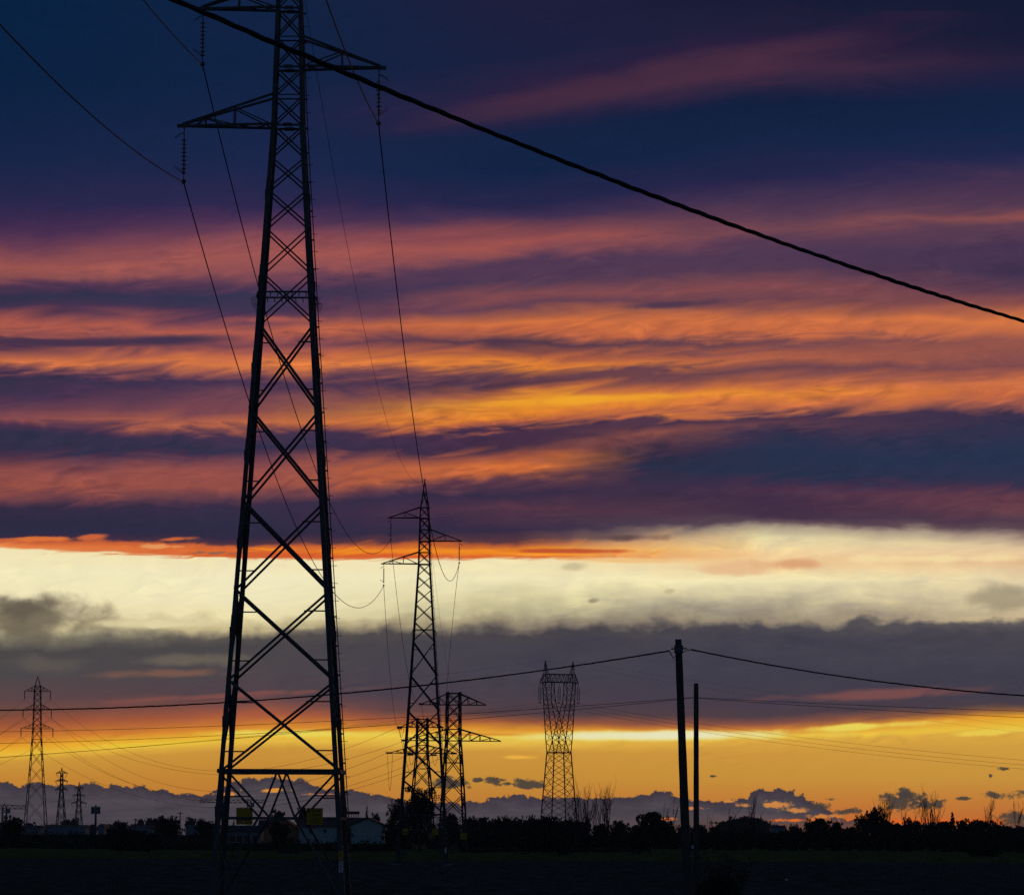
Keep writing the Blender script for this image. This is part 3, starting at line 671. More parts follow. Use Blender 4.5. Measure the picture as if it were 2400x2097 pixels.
for s in (-1, 1):
    m = MB()
    def o_(t, sy): return Vector((s * lerp(H1, bh, t ** .9), sy * lerp(H1, hn, t), lerp(zw, zb0, t)))
    def i_(t, sy):
        x = lerp(-s * H1 * .75, s * bh * .42, min(1, t / .78)) if t < .78 else lerp(s * bh * .42, s * bh * .40, (t - .78) / .22)
        return Vector((x, sy * lerp(H1, hn, t), lerp(zw, zb0, t)))
    n = 7
    for sy in (-1, 1):
        for k in range(n):
            a, b = k / n, (k + 1) / n
            m.bar(o_(a, sy), o_(b, sy), .15); m.bar(i_(a, sy), i_(b, sy), .13)
            m.bar(o_(a, sy), i_(b, sy), .07); m.bar(i_(a, sy), o_(b, sy), .07)
    for k in range(n):
        a, b = k / n, (k + 1) / n; m.bar(o_(a, -1), o_(b, 1), .06); m.bar(o_(a, 1), o_(b, -1), .06); m.bar(i_(a, -1), i_(b, 1), .06)
    m.build('fork', M['steel2'], tc_)
    m = MB(); pk_ = Vector((s * bh * .92, 0, zt))
    for x in (bh * .64, bh * 1.0):
        for sy in (-1, 1): m.bar((s * x, sy * hn, zb0), pk_, .10)
    for t in (.25, .5, .75):
        for sy in (-1, 1): m.bar(Vector((s * bh * .64, sy * hn, zb0)).lerp(pk_, t), Vector((s * bh, sy * hn, zb0)).lerp(pk_, t - .2), .06)
    m.build('horn', M['steel2'], tc_)
m = MB(); be = px2m(38.5, YC) / math.cos(yC)
for sy in (-1, 1):
    m.bar((-be, 0, zb0 - .2), (-bh, sy * hn, zb0), .16); m.bar((be, 0, zb0 - .2), (bh, sy * hn, zb0), .16); m.bar((-bh, sy * hn, zb0), (bh, sy * hn, zb0), .2)
    m.bar((-be, 0, zb0), (-bh * .95, sy * hn, zb1), .14); m.bar((be, 0, zb0), (bh * .95, sy * hn, zb1), .14); m.bar((-bh * .95, sy * hn, zb1), (bh * .95, sy * hn, zb1), .18)
    n = 14
    for k in range(n):
        x0, x1 = lerp(-bh, bh, k / n), lerp(-bh, bh, (k + 1) / n); m.bar((x0, sy * hn, zb0 if k % 2 else zb1), (x1, sy * hn, zb1 if k % 2 else zb0), .08)
m.build('beam', M['steel2'], tc_)
RC = Matrix.Translation((XC, YC, bC)) @ Matrix.Rotation(yC, 4, 'Z'); clC = []
for x, n in ((-be, 'left'), (0, 'middle'), (be, 'right')):
    t = RC @ Vector((x, 0, zb0 - .2)); r = thing('insulator_string', 'long twin insulator hanging at the %s of the two-horned pylon' % n, 'insulator', t, yC, 'insulators of the two-horned pylon')
    for s in (-1, 1):
        m = MB(); m.tube([(0, 0, -.5), (s * .23, 0, -.8), (s * .23, 0, -3.8), (0, 0, -4.1)], .05, 5)
        for q in range(16): m.lathe((s * .23, 0, -.95 - .17 * q), [(.05, 0), (.13, -.08), (.05, -.16)], 7)
        m.build('disc_chain', M['glass'], r)
    m = MB(); m.bar((0, 0, 0), (0, 0, -.55), .08); m.box((0, 0, -4.2), (.5, .2, .14)); m.build('fitting', M['steel2'], r)
    clC.append(t + Vector((0, 0, -4.3)))
for k, (n, r1, r2) in enumerate((('left', 1512, 1449), ('middle', 1514, 1457.5), ('right', 1516, 1466))):
    wire('power_line', 'wire running left from the %s insulator of the two-horned pylon' % n, fspan(clC[k], P(-500, 1548, 700), 410, 1482.5 + k * .9), .024, 'left wires of the two-horned pylon')
    wire('power_line', 'wire running right from the %s insulator of the two-horned pylon' % n, fspan(clC[2 - k], P(2700, 1560 + 7 * k, 640), 1760, (1494, 1504, 1512)[k]), .022, 'right wires of the two-horned pylon')
for s, n, a, b in ((-1, 'left', (740, 1367), (1715, 1422)), (1, 'right', (760, 1362), (1671, 1404))):
    pk_ = RC @ Vector((s * bh * .92, 0, zt))
    if s < 0: wire('earth_wire', 'faint earth wire running left from the horns of the two-horned pylon', fspan(pk_, P(-500, 1462, 700), *a), .012, None)
    wire('earth_wire', 'faint earth wire running right from the %s horn of the two-horned pylon' % n, fspan(pk_, P(2600, 1520 if s > 0 else 1530, 600), *b), .012, 'right earth wires of the two-horned pylon')
# ---- wooden poles
def pole(label, Y, top, bot, w0, w1):
    a, b = P(*top, Y), P(*bot, Y); b.z = 0
    r = thing('wooden_pole', label, 'pole', (b.x, b.y, 0), 0, None); a -= Vector((b.x, b.y, 0)); b = Vector((0, 0, -.4))
    rng = random.Random(Y); n = 20; vs = []; K = 26
    m = MB(); r0, r1 = px2m(w0, Y) / 2, px2m(w1, Y) / 2; pr = []
    for k in range(K + 1):
        t = k / K; c = b.lerp(a, t); rr = lerp(r1, r0, t) * (1 + .025 * math.sin(k * 1.7))
        if k == K: rr *= .92
        for j in range(n): q = 2 * math.pi * j / n; g = rr * (1 + .03 * math.sin(j * 5 + k * .2)); vs.append(c + Vector((math.cos(q) * g, math.sin(q) * g, 0)))
    m.add(vs, [(i * n + j, i * n + (j + 1) % n, (i + 1) * n + (j + 1) % n, (i + 1) * n + j) for i in range(K) for j in range(n)] + [tuple(range(K * n, K * n + n))])
    m.build('shaft', M['wood'], r, True); return r, a, b
YP1, YP2 = 110.0, 125.0; ZX[0] = 1375
p1, ta, ba = pole('taller wooden pole leaning left, banded near its top and carrying the twisted cable', YP1, (1358.6, 1280), (1381, 1859), 14.2, 19.5)
for k, (row, h) in enumerate(((1298, .20),)):
    z = ze(row + 2, YP1); t = (z + .4) / (ta.z + .4); c = ba.lerp(ta, t); m = MB()
    R0 = px2m(17.4, YP1) / 2; m.lathe((c.x, c.y, z - .11), [(R0, 0), (R0, .22)], 20); m.build('clamp_band', M['band'], p1)
    for dz in (-.085, .06): m = MB(); m.lathe((c.x, c.y, z + dz), [(R0 + .006, 0), (R0 + .006, .025)], 20); m.build('steel_strap', M['steel'], p1)
    m = MB(); m.bar((c.x - .2, c.y - .02, z + .015), (c.x + .22, c.y - .02, z + .03), .03); m.build('through_bolt', M['steel'], p1)
p2, tb, bb = pole('shorter upright wooden pole just right of the leaning one', YP2, (1394.3, 1368), (1394.8, 1838), 10, 11.6)
m = MB(); m.box((-.12, -.10, ze(1695, YP2)), (.075, .02, .10)); m.build('number_tag', M['white'], p2)
m = MB(); m.bar((-.05, -.12, ze(1397, YP2)), (.05, .10, ze(1397, YP2)), .03); m.build('bolt', M['steel'], p2)
def twisted(label, pts, R_, r_, pitch, name='twisted_cable'):
    tot = [0]
    for a, b in zip(pts, pts[1:]): tot.append(tot[-1] + (b - a).length)
    Ln = tot[-1]; n = int(Ln / (pitch / 9)); j = 0; cs = []
    for k in range(n + 1):
        s = Ln * k / n
        while j < len(tot) - 2 and tot[j + 1] < s: j += 1
        cs.append((pts[j].lerp(pts[j + 1], (s - tot[j]) / max(1e-6, tot[j + 1] - tot[j])), s))
    d = (pts[-1] - pts[0]).normalized(); x = d.cross(Vector((0, 0, 1))).normalized(); y = x.cross(d)
    r = thing(name, label, 'cable', pts[0], 0, None)
    rng = random.Random(7)
    for q in range(3):
        ph = q * 2 * math.pi / 3; m = MB(); w = rng.uniform(.9, 1.15)
        m.tube([c - pts[0] + (x * math.cos(ph + 2 * math.pi * s / pitch) + y * math.sin(ph + 2 * math.pi * s / pitch)) * R_ * w * (1 + .18 * math.sin(s * .9 + q)) for c, s in cs], r_, 6); m.build('strand', M['cable'], r, True)
    return r
twisted('thick twisted cable slanting across the sky in the foreground from top left', fspan(P(-300, -290, 29), P(2700, 788, 66), 1140, 331, 90), .0125, .0135, 1.5)
bz = ze(1302, YP1); bx = P(1352, 1302, YP1).x
twisted('twisted cable hanging from the leaning wooden pole towards the left edge', fspan(P(1340, 1303, YP1), P(-260, 1419, 112), 680, 1388.5, 70), .0115, .0115, 1.25)
twisted('twisted cable hanging from the leaning wooden pole towards the right edge', fspan(P(1385, 1300.5, YP1), P(2700, 1392, 106), 1775, 1366.5, 70), .0115, .0115, 1.25)
def pp(pts): return [P(*q, YP1 - .13) for q in pts]
wire('anchor_wire', 'short anchoring wire left of the leaning pole band', pp([(1340, 1302), (1346, 1300), (1352, 1300)]), .006, None, 'cable')
wire('slack_cable_loop', 'slack loop drooping left of the leaning pole band', pp([(1338, 1303), (1342, 1306), (1345, 1312), (1349, 1316), (1354, 1313), (1360, 1309), (1368, 1306), (1376, 1302), (1386, 1302), (1394, 1301)]), .010, None, 'cable')
wire('slack_cable_loop', 'lower thinner slack loop beneath the other one at the leaning pole', pp([(1339, 1303), (1344, 1306), (1346, 1313), (1348, 1320), (1351, 1321), (1355, 1317), (1360, 1315)]), .006, None, 'cable')
wire('anchor_wire', 'short anchoring wire right of the leaning pole band', pp([(1366, 1300), (1374, 1300.5), (1380, 1298.5), (1386, 1299.5), (1392, 1301)]), .008, None, 'cable')
for k, (lft, py, rt) in enumerate(((1460, 1436, 1434), (1483, 1449.5, 1455))):
    n = ('upper', 'lower')[k]
    wire('thin_wire', '%s thin wire running left from the shorter pole' % n, fspan(P(1389, 1396 + k, YP2), P(-700, lft, 150), 800, py), .0075, 'thin wires of the shorter pole', 'wire')
    wire('thin_wire', '%s thin wire running right from the shorter pole' % n, fspan(P(1399, 1396.5 + k * 1.5, YP2), P(2700, rt, 140), 1750, (1413, 1421)[k]), .0075, 'thin wires of the shorter pole', 'wire')
# ---------------------------------------------------------------- ground
def ground_mat(name, c1, c2, c3, s1, s2, bump):
    m = bpy.data.materials.new(name); m.use_nodes = True; nt = m.node_tree; N = nt.nodes; L = nt.links; b = N['Principled BSDF']; b.inputs['Roughness'].default_value = 1; b.inputs['Specular IOR Level'].default_value = 0
    tc = N.new('ShaderNodeTexCoord'); mp = N.new('ShaderNodeMapping'); mp.inputs['Scale'].default_value = (1, .25, 1); L.new(tc.outputs['Object'], mp.inputs[0])
    a = N.new('ShaderNodeTexNoise'); a.inputs['Scale'].default_value = s1; a.inputs['Detail'].default_value = 8; L.new(mp.outputs[0], a.inputs[0])
    c = N.new('ShaderNodeTexNoise'); c.inputs['Scale'].default_value = s2; c.inputs['Detail'].default_value = 4; L.new(mp.outputs[0], c.inputs[0])
    r = N.new('ShaderNodeValToRGB'); e = r.color_ramp.elements; e[0].position = .35; e[0].color = (*c1, 1); e[1].position = .68; e[1].color = (*c2, 1); L.new(a.outputs[0], r.inputs[0])
    mx = N.new('ShaderNodeMix'); mx.data_type = 'RGBA'; L.new(c.outputs[0], mx.inputs[0]); L.new(r.outputs[0], mx.inputs[6]); mx.inputs[7].default_value = (*c3, 1); L.new(mx.outputs[2], b.inputs['Base Color'])
    bp = N.new('ShaderNodeBump'); bp.inputs['Strength'].default_value = bump; bp.inputs['Distance'].default_value = .2; L.new(a.outputs[0], bp.inputs['Height']); L.new(bp.outputs[0], b.inputs['Normal']); return m
rg = random.Random(3)
def sheet(name, ys, xf, nx, zf_, m):
    mb = MB(); n = nx + 1
    for y in ys:
        w = xf(y)
        for i in range(n): x = lerp(-w, w, i / nx); mb.v.append((x, y, zf_(x, y)))
    mb.f = [(r * n + i, r * n + i + 1, (r + 1) * n + i + 1, (r + 1) * n + i) for r in range(len(ys) - 1) for i in range(nx)]
    o = mb.build(name, m, None, True); o['kind'] = 'structure'; return o
ys = [-400, -100, 0, 40, 70] + [80 + k * 2.2 for k in range(60)] + [215 + k * 4 for k in range(65)] + [480 + k * 12 for k in range(45)] + [1050, 1200, 1500, 2000, 3000, 5000, 9000, 15000, 26000]
def gzz(x, y): return gz(y) + ((rg.random() - .5) * (.14 if 80 < y < 480 else .02))
sheet('ploughed_field', ys, lambda y: 60 + abs(y) * 1.0, 120, gzz, ground_mat('ploughed_soil', (.045, .038, .030), (.24, .205, .155), (.10, .088, .068), .9, .05, 1.0))
ysg = [452 + k * 9 for k in range(60)]
def gzg(x, y): e = max(0, min(1, (y - 458 - 26 * rg.random() ** 2 - 5 * math.sin(x * .13)) / 14)); return gz(y) - .12 + e * (.34 + rg.random() * .22 + .1 * math.sin(x * .05 + y * .02))
sheet('crop_field', ysg, lambda y: 40 + y * .5, 240, gzg, ground_mat('low_crop', (.11, .11, .03), (.27, .25, .06), (.15, .15, .045), .4, .03, .6))
# ---------------------------------------------------------------- vegetation
def leaves(mb, c, r, n, s, rng, flat=1.0):
    for _ in range(n):
        while True:
            x, y, z = rng.uniform(-1, 1), rng.uniform(-1, 1), rng.uniform(-1, 1)
            q = x * x + y * y + z * z
            if q < 1 and q > rng.random() * .8: break
        p = Vector((c[0] + x * r[0], c[1] + y * r[1], c[2] + z * r[2])); k = s * rng.uniform(.6, 1.5)
        u = Vector((rng.gauss(0, 1), rng.gauss(0, 1), rng.gauss(0, 1))).normalized(); w = u.cross(Vector((rng.gauss(0, 1), rng.gauss(0, 1), rng.gauss(0, 1)))).normalized()
        a, b = u * k, w * k * .6
        mb.add([p - a, p + b, p + a, p - b * .8], [(0, 1, 2, 3)])
def limb(mb, p, d, L_, r, depth, rng, spread=.5, up=.25, tips=None):
    pts = [p]; q = Vector(p); dd = Vector(d)
    for k in range(4):
        dd = (dd + Vector((rng.gauss(0, .09), rng.gauss(0, .09), rng.gauss(0, .06) + up * .06))).normalized(); q = q + dd * L_ / 4; pts.append(q.copy())
    mb.tube(pts, r, 5 if depth > 1 else 4, r * .45)
    if tips is not None: tips.append(q.copy())
    if depth > 0:
        for k in range(rng.choice((2, 3, 3))):
            t = rng.randint(1, 4); n = (dd + Vector((rng.gauss(0, spread), rng.gauss(0, spread), rng.gauss(0, spread * .5) + up))).normalized()
            limb(mb, pts[t], n, L_ * rng.uniform(.55, .8), r * .62, depth - 1, rng, spread, up, tips)
def make_tree(name, seed, H, W_, kind='round', lf=.22, nl=1500, m='leaf'):
    """meshes (trunk, crown) of a leafy tree of height H and crown width W_"""
    rng = random.Random(seed); tr = MB(); cr = MB(); tips = []
    base = .22 if kind == 'round' else .1
    if kind in ('bush', 'dome'): base = .04
    tr.tube([(0, 0, -.3), (rng.gauss(0, .05), 0, H * base), (rng.gauss(0, .15), rng.gauss(0, .15), H * .55)], H * .022 + .05, 7, H * .012)
    for k in range(7 if kind != 'cone' else 0):
        a = rng.uniform(0, 6.28); z = H * rng.uniform(base, .6); limb(tr, Vector((0, 0, z)), Vector((math.cos(a) * .8, math.sin(a) * .8, .6)).normalized(), H * .28, H * .009 + .02, 1, rng, .5, .3)
    if kind == 'cone':
        for k in range(14):
            t = k / 13; leaves(cr, (rng.gauss(0, .1), rng.gauss(0, .1), H * (.1 + .9 * t)), (W_ / 2 * (1.05 - t), W_ / 2 * (1.05 - t), H * .06), int(nl / 16 * (1.3 - t)), lf, rng)
    else:
        lobes = 16 if kind == 'round' else 13
        for k in range(lobes):
            a = rng.uniform(0, 6.28); q = rng.random() ** .6; t = rng.random()
            zc = H * lerp(base + .16, .86, t); prof_ = math.sin(math.pi * min(1, max(.12, (zc / H - base) / (1.02 - base)))) ** .6
            if kind == 'dome': prof_ = (1 - (zc / H) ** 2) ** .5
            if kind == 'poplar': prof_ *= .8
            R0 = W_ / 2 * prof_ * .72 * q; rr = W_ * rng.uniform(.12, .23)
            leaves(cr, (math.cos(a) * R0, math.sin(a) * R0, zc), (rr, rr, rr * (.75 if kind != 'poplar' else 1.5)), nl // lobes, lf, rng)
        for k in range(26):
            a = rng.uniform(0, 6.28); t = rng.uniform(.3, 1.0); R0 = W_ / 2 * (1 - abs(t - .55) ** 2 * 2.2) ; leaves(cr, (math.cos(a) * R0 * .95, math.sin(a) * R0 * .95, H * (t * .9 + .08)), (W_ * .06, W_ * .06, H * .05), nl // 110, lf, rng)
        leaves(cr, (0, 0, H * (.5 + base / 2)), (W_ * .33, W_ * .33, H * (.42 - base / 2)), nl // 3, lf * 1.3, rng)
    return tr, cr
LIB = {}
def proto(key, *a, m='leaf', **k):
    tr, cr = make_tree(*a, **k); t = bpy.data.meshes.new('trunk'); t.from_pydata(tr.v, [], tr.f); t.materials.append(M['bark']); c = bpy.data.meshes.new('crown'); c.from_pydata(cr.v, [], cr.f); c.materials.append(M[m]); LIB[key] = (t, c, a[2], a[3])
for k in range(5): proto('round%d' % k, 'tree', 10 + k, 9.0, 8.0 + k % 3, 'round', lf=.26, nl=2600, m='leaf' if k % 2 else 'leaf2')
for k in range(3): proto('bush%d' % k, 'bush', 30 + k, 5.0, 7.0, 'bush', lf=.20, nl=2600)
for k in range(2): proto('dome%d' % k, 'bush', 40 + k, 3.0, 8.0, 'dome', lf=.2, nl=2600, m='hedge')
for k in range(3): proto('poplar%d' % k, 'tree', 50 + k, 11.0, 4.2, 'poplar', lf=.22, nl=2200)
proto('cone0', 'conifer', 60, 9.0, 4.0, 'cone', lf=.25, nl=1800)
proto('big0', 'tree', 71, 10.0, 9.0, 'round', lf=.17, nl=4200, m='leaf2')
def bare(key, seed, H, n, sp, up=.45):
    rng = random.Random(seed); mb = MB()
    for k in range(n):
        x = rng.gauss(0, sp); b = Vector((x * .3, rng.gauss(0, .3), -.2)); limb(mb, b, Vector((x * .09, rng.gauss(0, .05), 1)).normalized(), H * rng.uniform(.55, .7), .15, 3, rng, .26, up)
        q = b + Vector((x * .3, 0, H * .4)); limb(mb, q, Vector((x * .08 + rng.gauss(0, .1), 0, 1)).normalized(), H * .45, .085, 3, rng, .26, up)
    me = bpy.data.meshes.new('branches'); me.from_pydata(mb.v, [], mb.f); me.materials.append(M['bark']); zs = sorted(v[2] for v in mb.v); xs = sorted(v[0] for v in mb.v); q = len(xs); LIB[key] = (me, None, zs[int(q * .985)], xs[int(q * .97)] - xs[int(q * .03)])
bare('bare0', 5, 11, 7, 1.8); bare('bare1', 6, 11, 5, 1.4); bare('bare2', 7, 11, 1, .3, .3); bare('bare3', 8, 11, 3, .7)
cnt = {}
def tree(key, px, top, width, Y, label, name='tree', cat='tree', group=None, base=None, tilt=0):
    a, b, H0_, W0 = LIB[key]; z0 = gz(Y) if base is None else base; c = P(px, top, Y); H = c.z - z0; w = px2m(width, Y)
    r = thing(name, label, cat, (c.x, Y, z0), (cnt.get(key, 0) * 1.3) % 6.28 if b else 0, group); cnt[key] = cnt.get(key, 0) + 1
    r.scale = (w / W0, w / W0, H / H0_)
    if tilt: r.rotation_euler = (0, tilt, 0)
    o = bpy.data.objects.new('trunk' if b else 'branches', a); C.objects.link(o); o.parent = r
    if b: o = bpy.data.objects.new('crown', b); C.objects.link(o); o.parent = r
    return r
# far bluish trees along the horizon
FAR = 'distant trees on the horizon'
for k, (px, top, w, key) in enumerate([(1478, 1634, 60, 'round2'), (1505, 1632, 66, 'round4'), (1530, 1640, 48, 'round1'), (1452, 1640, 50, 'round3'), (132, 1638, 24, 'round0'), (150, 1636, 22, 'round1'), (6, 1642, 40, 'round2'), (232, 1640, 20, 'round3'), (246, 1643, 18, 'round4'), (282, 1637, 22, 'round0'), (298, 1635, 22, 'round1'), (312, 1636, 22, 'round4'),
      (382, 1633, 26, 'round3'), (404, 1638, 22, 'round2'), (468, 1643, 16, 'cone0'), (222, 1647, 16, 'poplar0'), (1490, 1640, 44, 'round2'), (1518, 1636, 44, 'round3'), (1466, 1645, 36, 'round1'), (1440, 1648, 36, 'round4'), (1540, 1646, 26, 'round0'), (1556, 1648, 20, 'round1'), (1571, 1650, 16, 'round3'), (1400, 1648, 36, 'round0'), (1370, 1650, 36, 'round2'), (1590, 1649, 24, 'round2'), (1345, 1650, 30, 'round1'), (60, 1644, 30, 'round3'), (100, 1648, 30, 'round4'), (185, 1648, 26, 'round0'), (350, 1644, 24, 'round1'), (205, 1650, 24, 'round2'), (265, 1647, 24, 'round3'), (330, 1643, 24, 'round4'), (425, 1646, 30, 'round0')]):
    tree(key, px, top, w, 1900 + (k * 137) % 500, 'distant rounded tree in the bluish row left of the nearest pylon' if px < 700 else 'distant rounded tree in the bluish row right of the wooden poles', group=FAR + (' at left' if px < 700 else ' at right'))
# named trees
tree('bush0', 26, 1634, 50, 620, 'dark round bush at the left picture edge', 'bush', 'bush')
tree('dome0', 262, 1664, 108, 560, 'broad dark bush in front of the pale far building', 'bush', 'bush')
tree('bush1', 232, 1660, 56, 590, 'smaller dark bush merging with the left end of the broad bush', 'bush', 'bush')
tree('bush2', 300, 1668, 50, 580, 'low dark bush at the right end of the broad bush', 'bush', 'bush')
tree('round2', 334, 1633, 64, 800, 'large dark tree left of the nearest pylon')
tree('round4', 413, 1640, 46, 820, 'dark tree touching the left leg of the nearest pylon')
tree('round1', 246, 1644, 30, 900, 'slim dark tree above the broad bush')
tree('bush1', 560, 1646, 46, 640, 'dark tree in front of the ochre gable house')
tree('round3', 557, 1617, 32, 860, 'tree showing above the ochre gable house')
tree('round0', 608, 1611, 32, 850, 'taller tree above the roof, left of the lettered yellow sign')
tree('cone0', 734.5, 1616, 17, 900, 'pointed conifer above the white gable shed', 'conifer')
tree('round1', 752, 1625, 22, 900, 'small round tree just right of the conifer')
tree('bush2', 693, 1654, 30, 640, 'dark bush between the pale shed wall and the white gable shed', 'bush', 'bush')
tree('big0', 842, 1576, 92, 585, 'tall leafy tree behind the legs of the mid-distance pylon')
tree('big0', 798, 1600, 52, 600, 'lower leafy tree left of the tall leafy tree')
tree('round3', 905, 1622, 44, 640, 'dark tree between the legs of the taller tension pylon')
for k in range(6): tree(('bush0', 'dome1', 'round0')[k % 3], 785 + k * 27, 1650 + (k % 3) * 6, 44, 640 + k * 9, 'dark bush at the foot of the tall leafy tree', 'bush', 'bush', 'bushes at the foot of the tall leafy tree')
rr = random.Random(11)
WOOD = 'trees of the even dark wood'
for k in range(26):
    px = 935 + k * 9.6; tree('poplar%d' % (k % 3), px + rr.uniform(-2, 2), 1631 + rr.uniform(0, 6) + (px > 1100) * 5, 21, 760 + rr.uniform(-30, 30), 'dark narrow tree in the even wood between the tension pylons and the wooden poles', group=WOOD)
tree('bush1', 1088, 1636, 92, 560, 'wide dark thicket at the foot of the two-horned pylon', 'bush', 'bush')
tree('bush2', 1060, 1652, 60, 555, 'dark bush at the left end of the wide thicket', 'bush', 'bush')
tree('bush0', 1126, 1655, 60, 550, 'dark bush at the right end of the wide thicket', 'bush', 'bush')
tree('round0', 1302, 1620, 62, 560, 'ragged dark tree left of the leaning pole')
tree('round2', 1328, 1634, 44, 570, 'dark tree behind the leaning pole, right of the ragged tree')
tree('bush2', 1280, 1650, 60, 550, 'dark bush at the foot of the ragged tree', 'bush', 'bush')
tree('round1', 1242, 1640, 44, 700, 'dark low tree left of the ragged tree')
tree('round3', 1205, 1646, 40, 700, 'dark low tree below the second bare poplar clump')
BARE = [('bare0', 1172, 1570, 42, 'tallest bare poplar clump, right of the two-horned pylon'), ('bare1', 1216, 1573, 34, 'bare poplar clump second to the right of the two-horned pylon'), ('bare3', 1190, 1590, 14, 'slim bare poplar between the two bare clumps'),
        ('bare2', 1344, 1590, 16, 'bare poplar leaning right, close to the leaning pole'), ('bare2', 1325, 1602, 14, 'faint bare sapling above the ragged dark tree'), ('bare3', 1504, 1590, 26, 'lone bare tree before the cloud, right of the poles'),
        ('bare1', 1776, 1597, 36, 'bare tree with forked limbs above the treeline, right of the crested tree'), ('bare2', 1809, 1606, 15, 'thin bare tree in front of the rounded cloud'), ('bare0', 1866, 1585, 40, 'tallest bare clump of the right treeline'),
        ('bare3', 1977, 1598, 30, 'bare tree with a drooping branch near the right edge'), ('bare2', 2037, 1600, 28, 'bare tree nearest the right picture edge'), ('bare2', 1458, 1612, 22, 'thin bare sapling right of the shorter pole'), ('bare2', 1420, 1625, 12, 'tiny bare sapling beside the shorter pole')]
for key, px, top, w, lb in BARE: tree(key, px, top, w, 700, lb, 'bare_tree', 'bare tree', 'bare trees above the treeline', tilt=.10 if px in (1344, 1325, 1458) else 0)
RT = 'trees of the right treeline'
tops = [(1400, 1654), (1425, 1656), (1450, 1660), (1475, 1661), (1500, 1660), (1525, 1662), (1550, 1664), (1575, 1662), (1596, 1652), (1622, 1641), (1648, 1637), (1672, 1643), (1690, 1656), (1704, 1652), (1733, 1629), (1775, 1634), (1797, 1638), (1820, 1636), (1842, 1638), (1860, 1641), (1884, 1645), (1930, 1640), (1952, 1640), (1972, 1641), (1992, 1641), (2012, 1645), (2032, 1650), (2055, 1648)]
for k, (px, top) in enumerate(tops): tree('round%d' % (k * 3 % 5), px + rr.uniform(-5, 5), top + rr.uniform(-5, 7), rr.choice((26, 34, 44, 58)), 700 + (k * 61) % 90, 'dark rounded tree in the right treeline', group=RT)
for k in range(24): tree(('bush0', 'bush1', 'bush2')[k % 3], 1380 + k * 29, 1660 + (k * 7) % 9, 52, 640 + (k * 37) % 50, 'dark bush along the foot of the right treeline', 'bush', 'bush', 'bushes under the right treeline')
tree('round1', 1753, 1612, 44, 690, 'crested dark tree, tallest leafy one in the right treeline')
tree('cone0', 1908, 1630, 40, 690, 'broad pointed dark tree in the right treeline')
tree('dome1', 1972, 1683, 82, 520, 'low dark mound of bush in the green field near the right edge', 'bush', 'bush')
for k in range(16): tree(('bush1', 'dome0', 'bush2')[k % 3], 930 + k * 30, 1664 + (k * 5) % 7, 50, 650 + (k * 31) % 60, 'dark bush along the foot of the even wood', 'bush', 'bush', 'bushes under the even wood')
# shrub beside the poles: larger leaves, seen close
rng = random.Random(90); sh = thing('leafy_shrub', 'leafy shrub right of the wooden poles at the bottom of the picture', 'shrub', (P(1440, 1790, 118).x, 118, 0)); tr = MB(); cr = MB(); tp = []
for k in range(12):
    a = rng.uniform(0, 6.28); limb(tr, Vector((rng.gauss(0, .15), rng.gauss(0, .15), -.1)), Vector((math.cos(a) * .45, math.sin(a) * .3, 1)).normalized(), rng.uniform(.8, 1.25), .014, 2, rng, .5, .1, tp)
tr.build('stems', M['bark'], sh)
for t in tp: leaves(cr, t, (.16, .16, .14), 16, .035, rng)
leaves(cr, (0, 0, .75), (.72, .6, .72), 2600, .04, rng); cr.build('foliage', M['leaf'], sh)
# hedges
def hedge(label, x0, x1, row, Y, h):
    a, b = P(x0, row, Y).x, P(x1, row, Y).x; mb = MB(); rng = random.Random(int(Y)); z0 = gz(Y); n = int((b - a) / .9)
    for k in range(n):
        x = lerp(a, b, k / n); hh = h * rng.uniform(.8, 1.08); leaves(mb, (x, Y, z0 + hh * .5), (.75, .8, hh * .5), 34, .22, rng)
    mb.box(((a + b) / 2, Y, z0 + h * .36), (b - a, .7, h * .72))
    o = mb.build('hedge', M['hedge'], None); tag(o, label, 'hedge')
hedge('long low dark hedge crossing behind the green field at left', -40, 800, 1676, 610, 1.9)
hedge('dark overgrown hedge in front of the far pale buildings at left', -40, 540, 1663, 880, 3.0)
hedge('low dark hedge at the far side of the green field right of the pylons', 930, 1270, 1690, 600, 1.0)
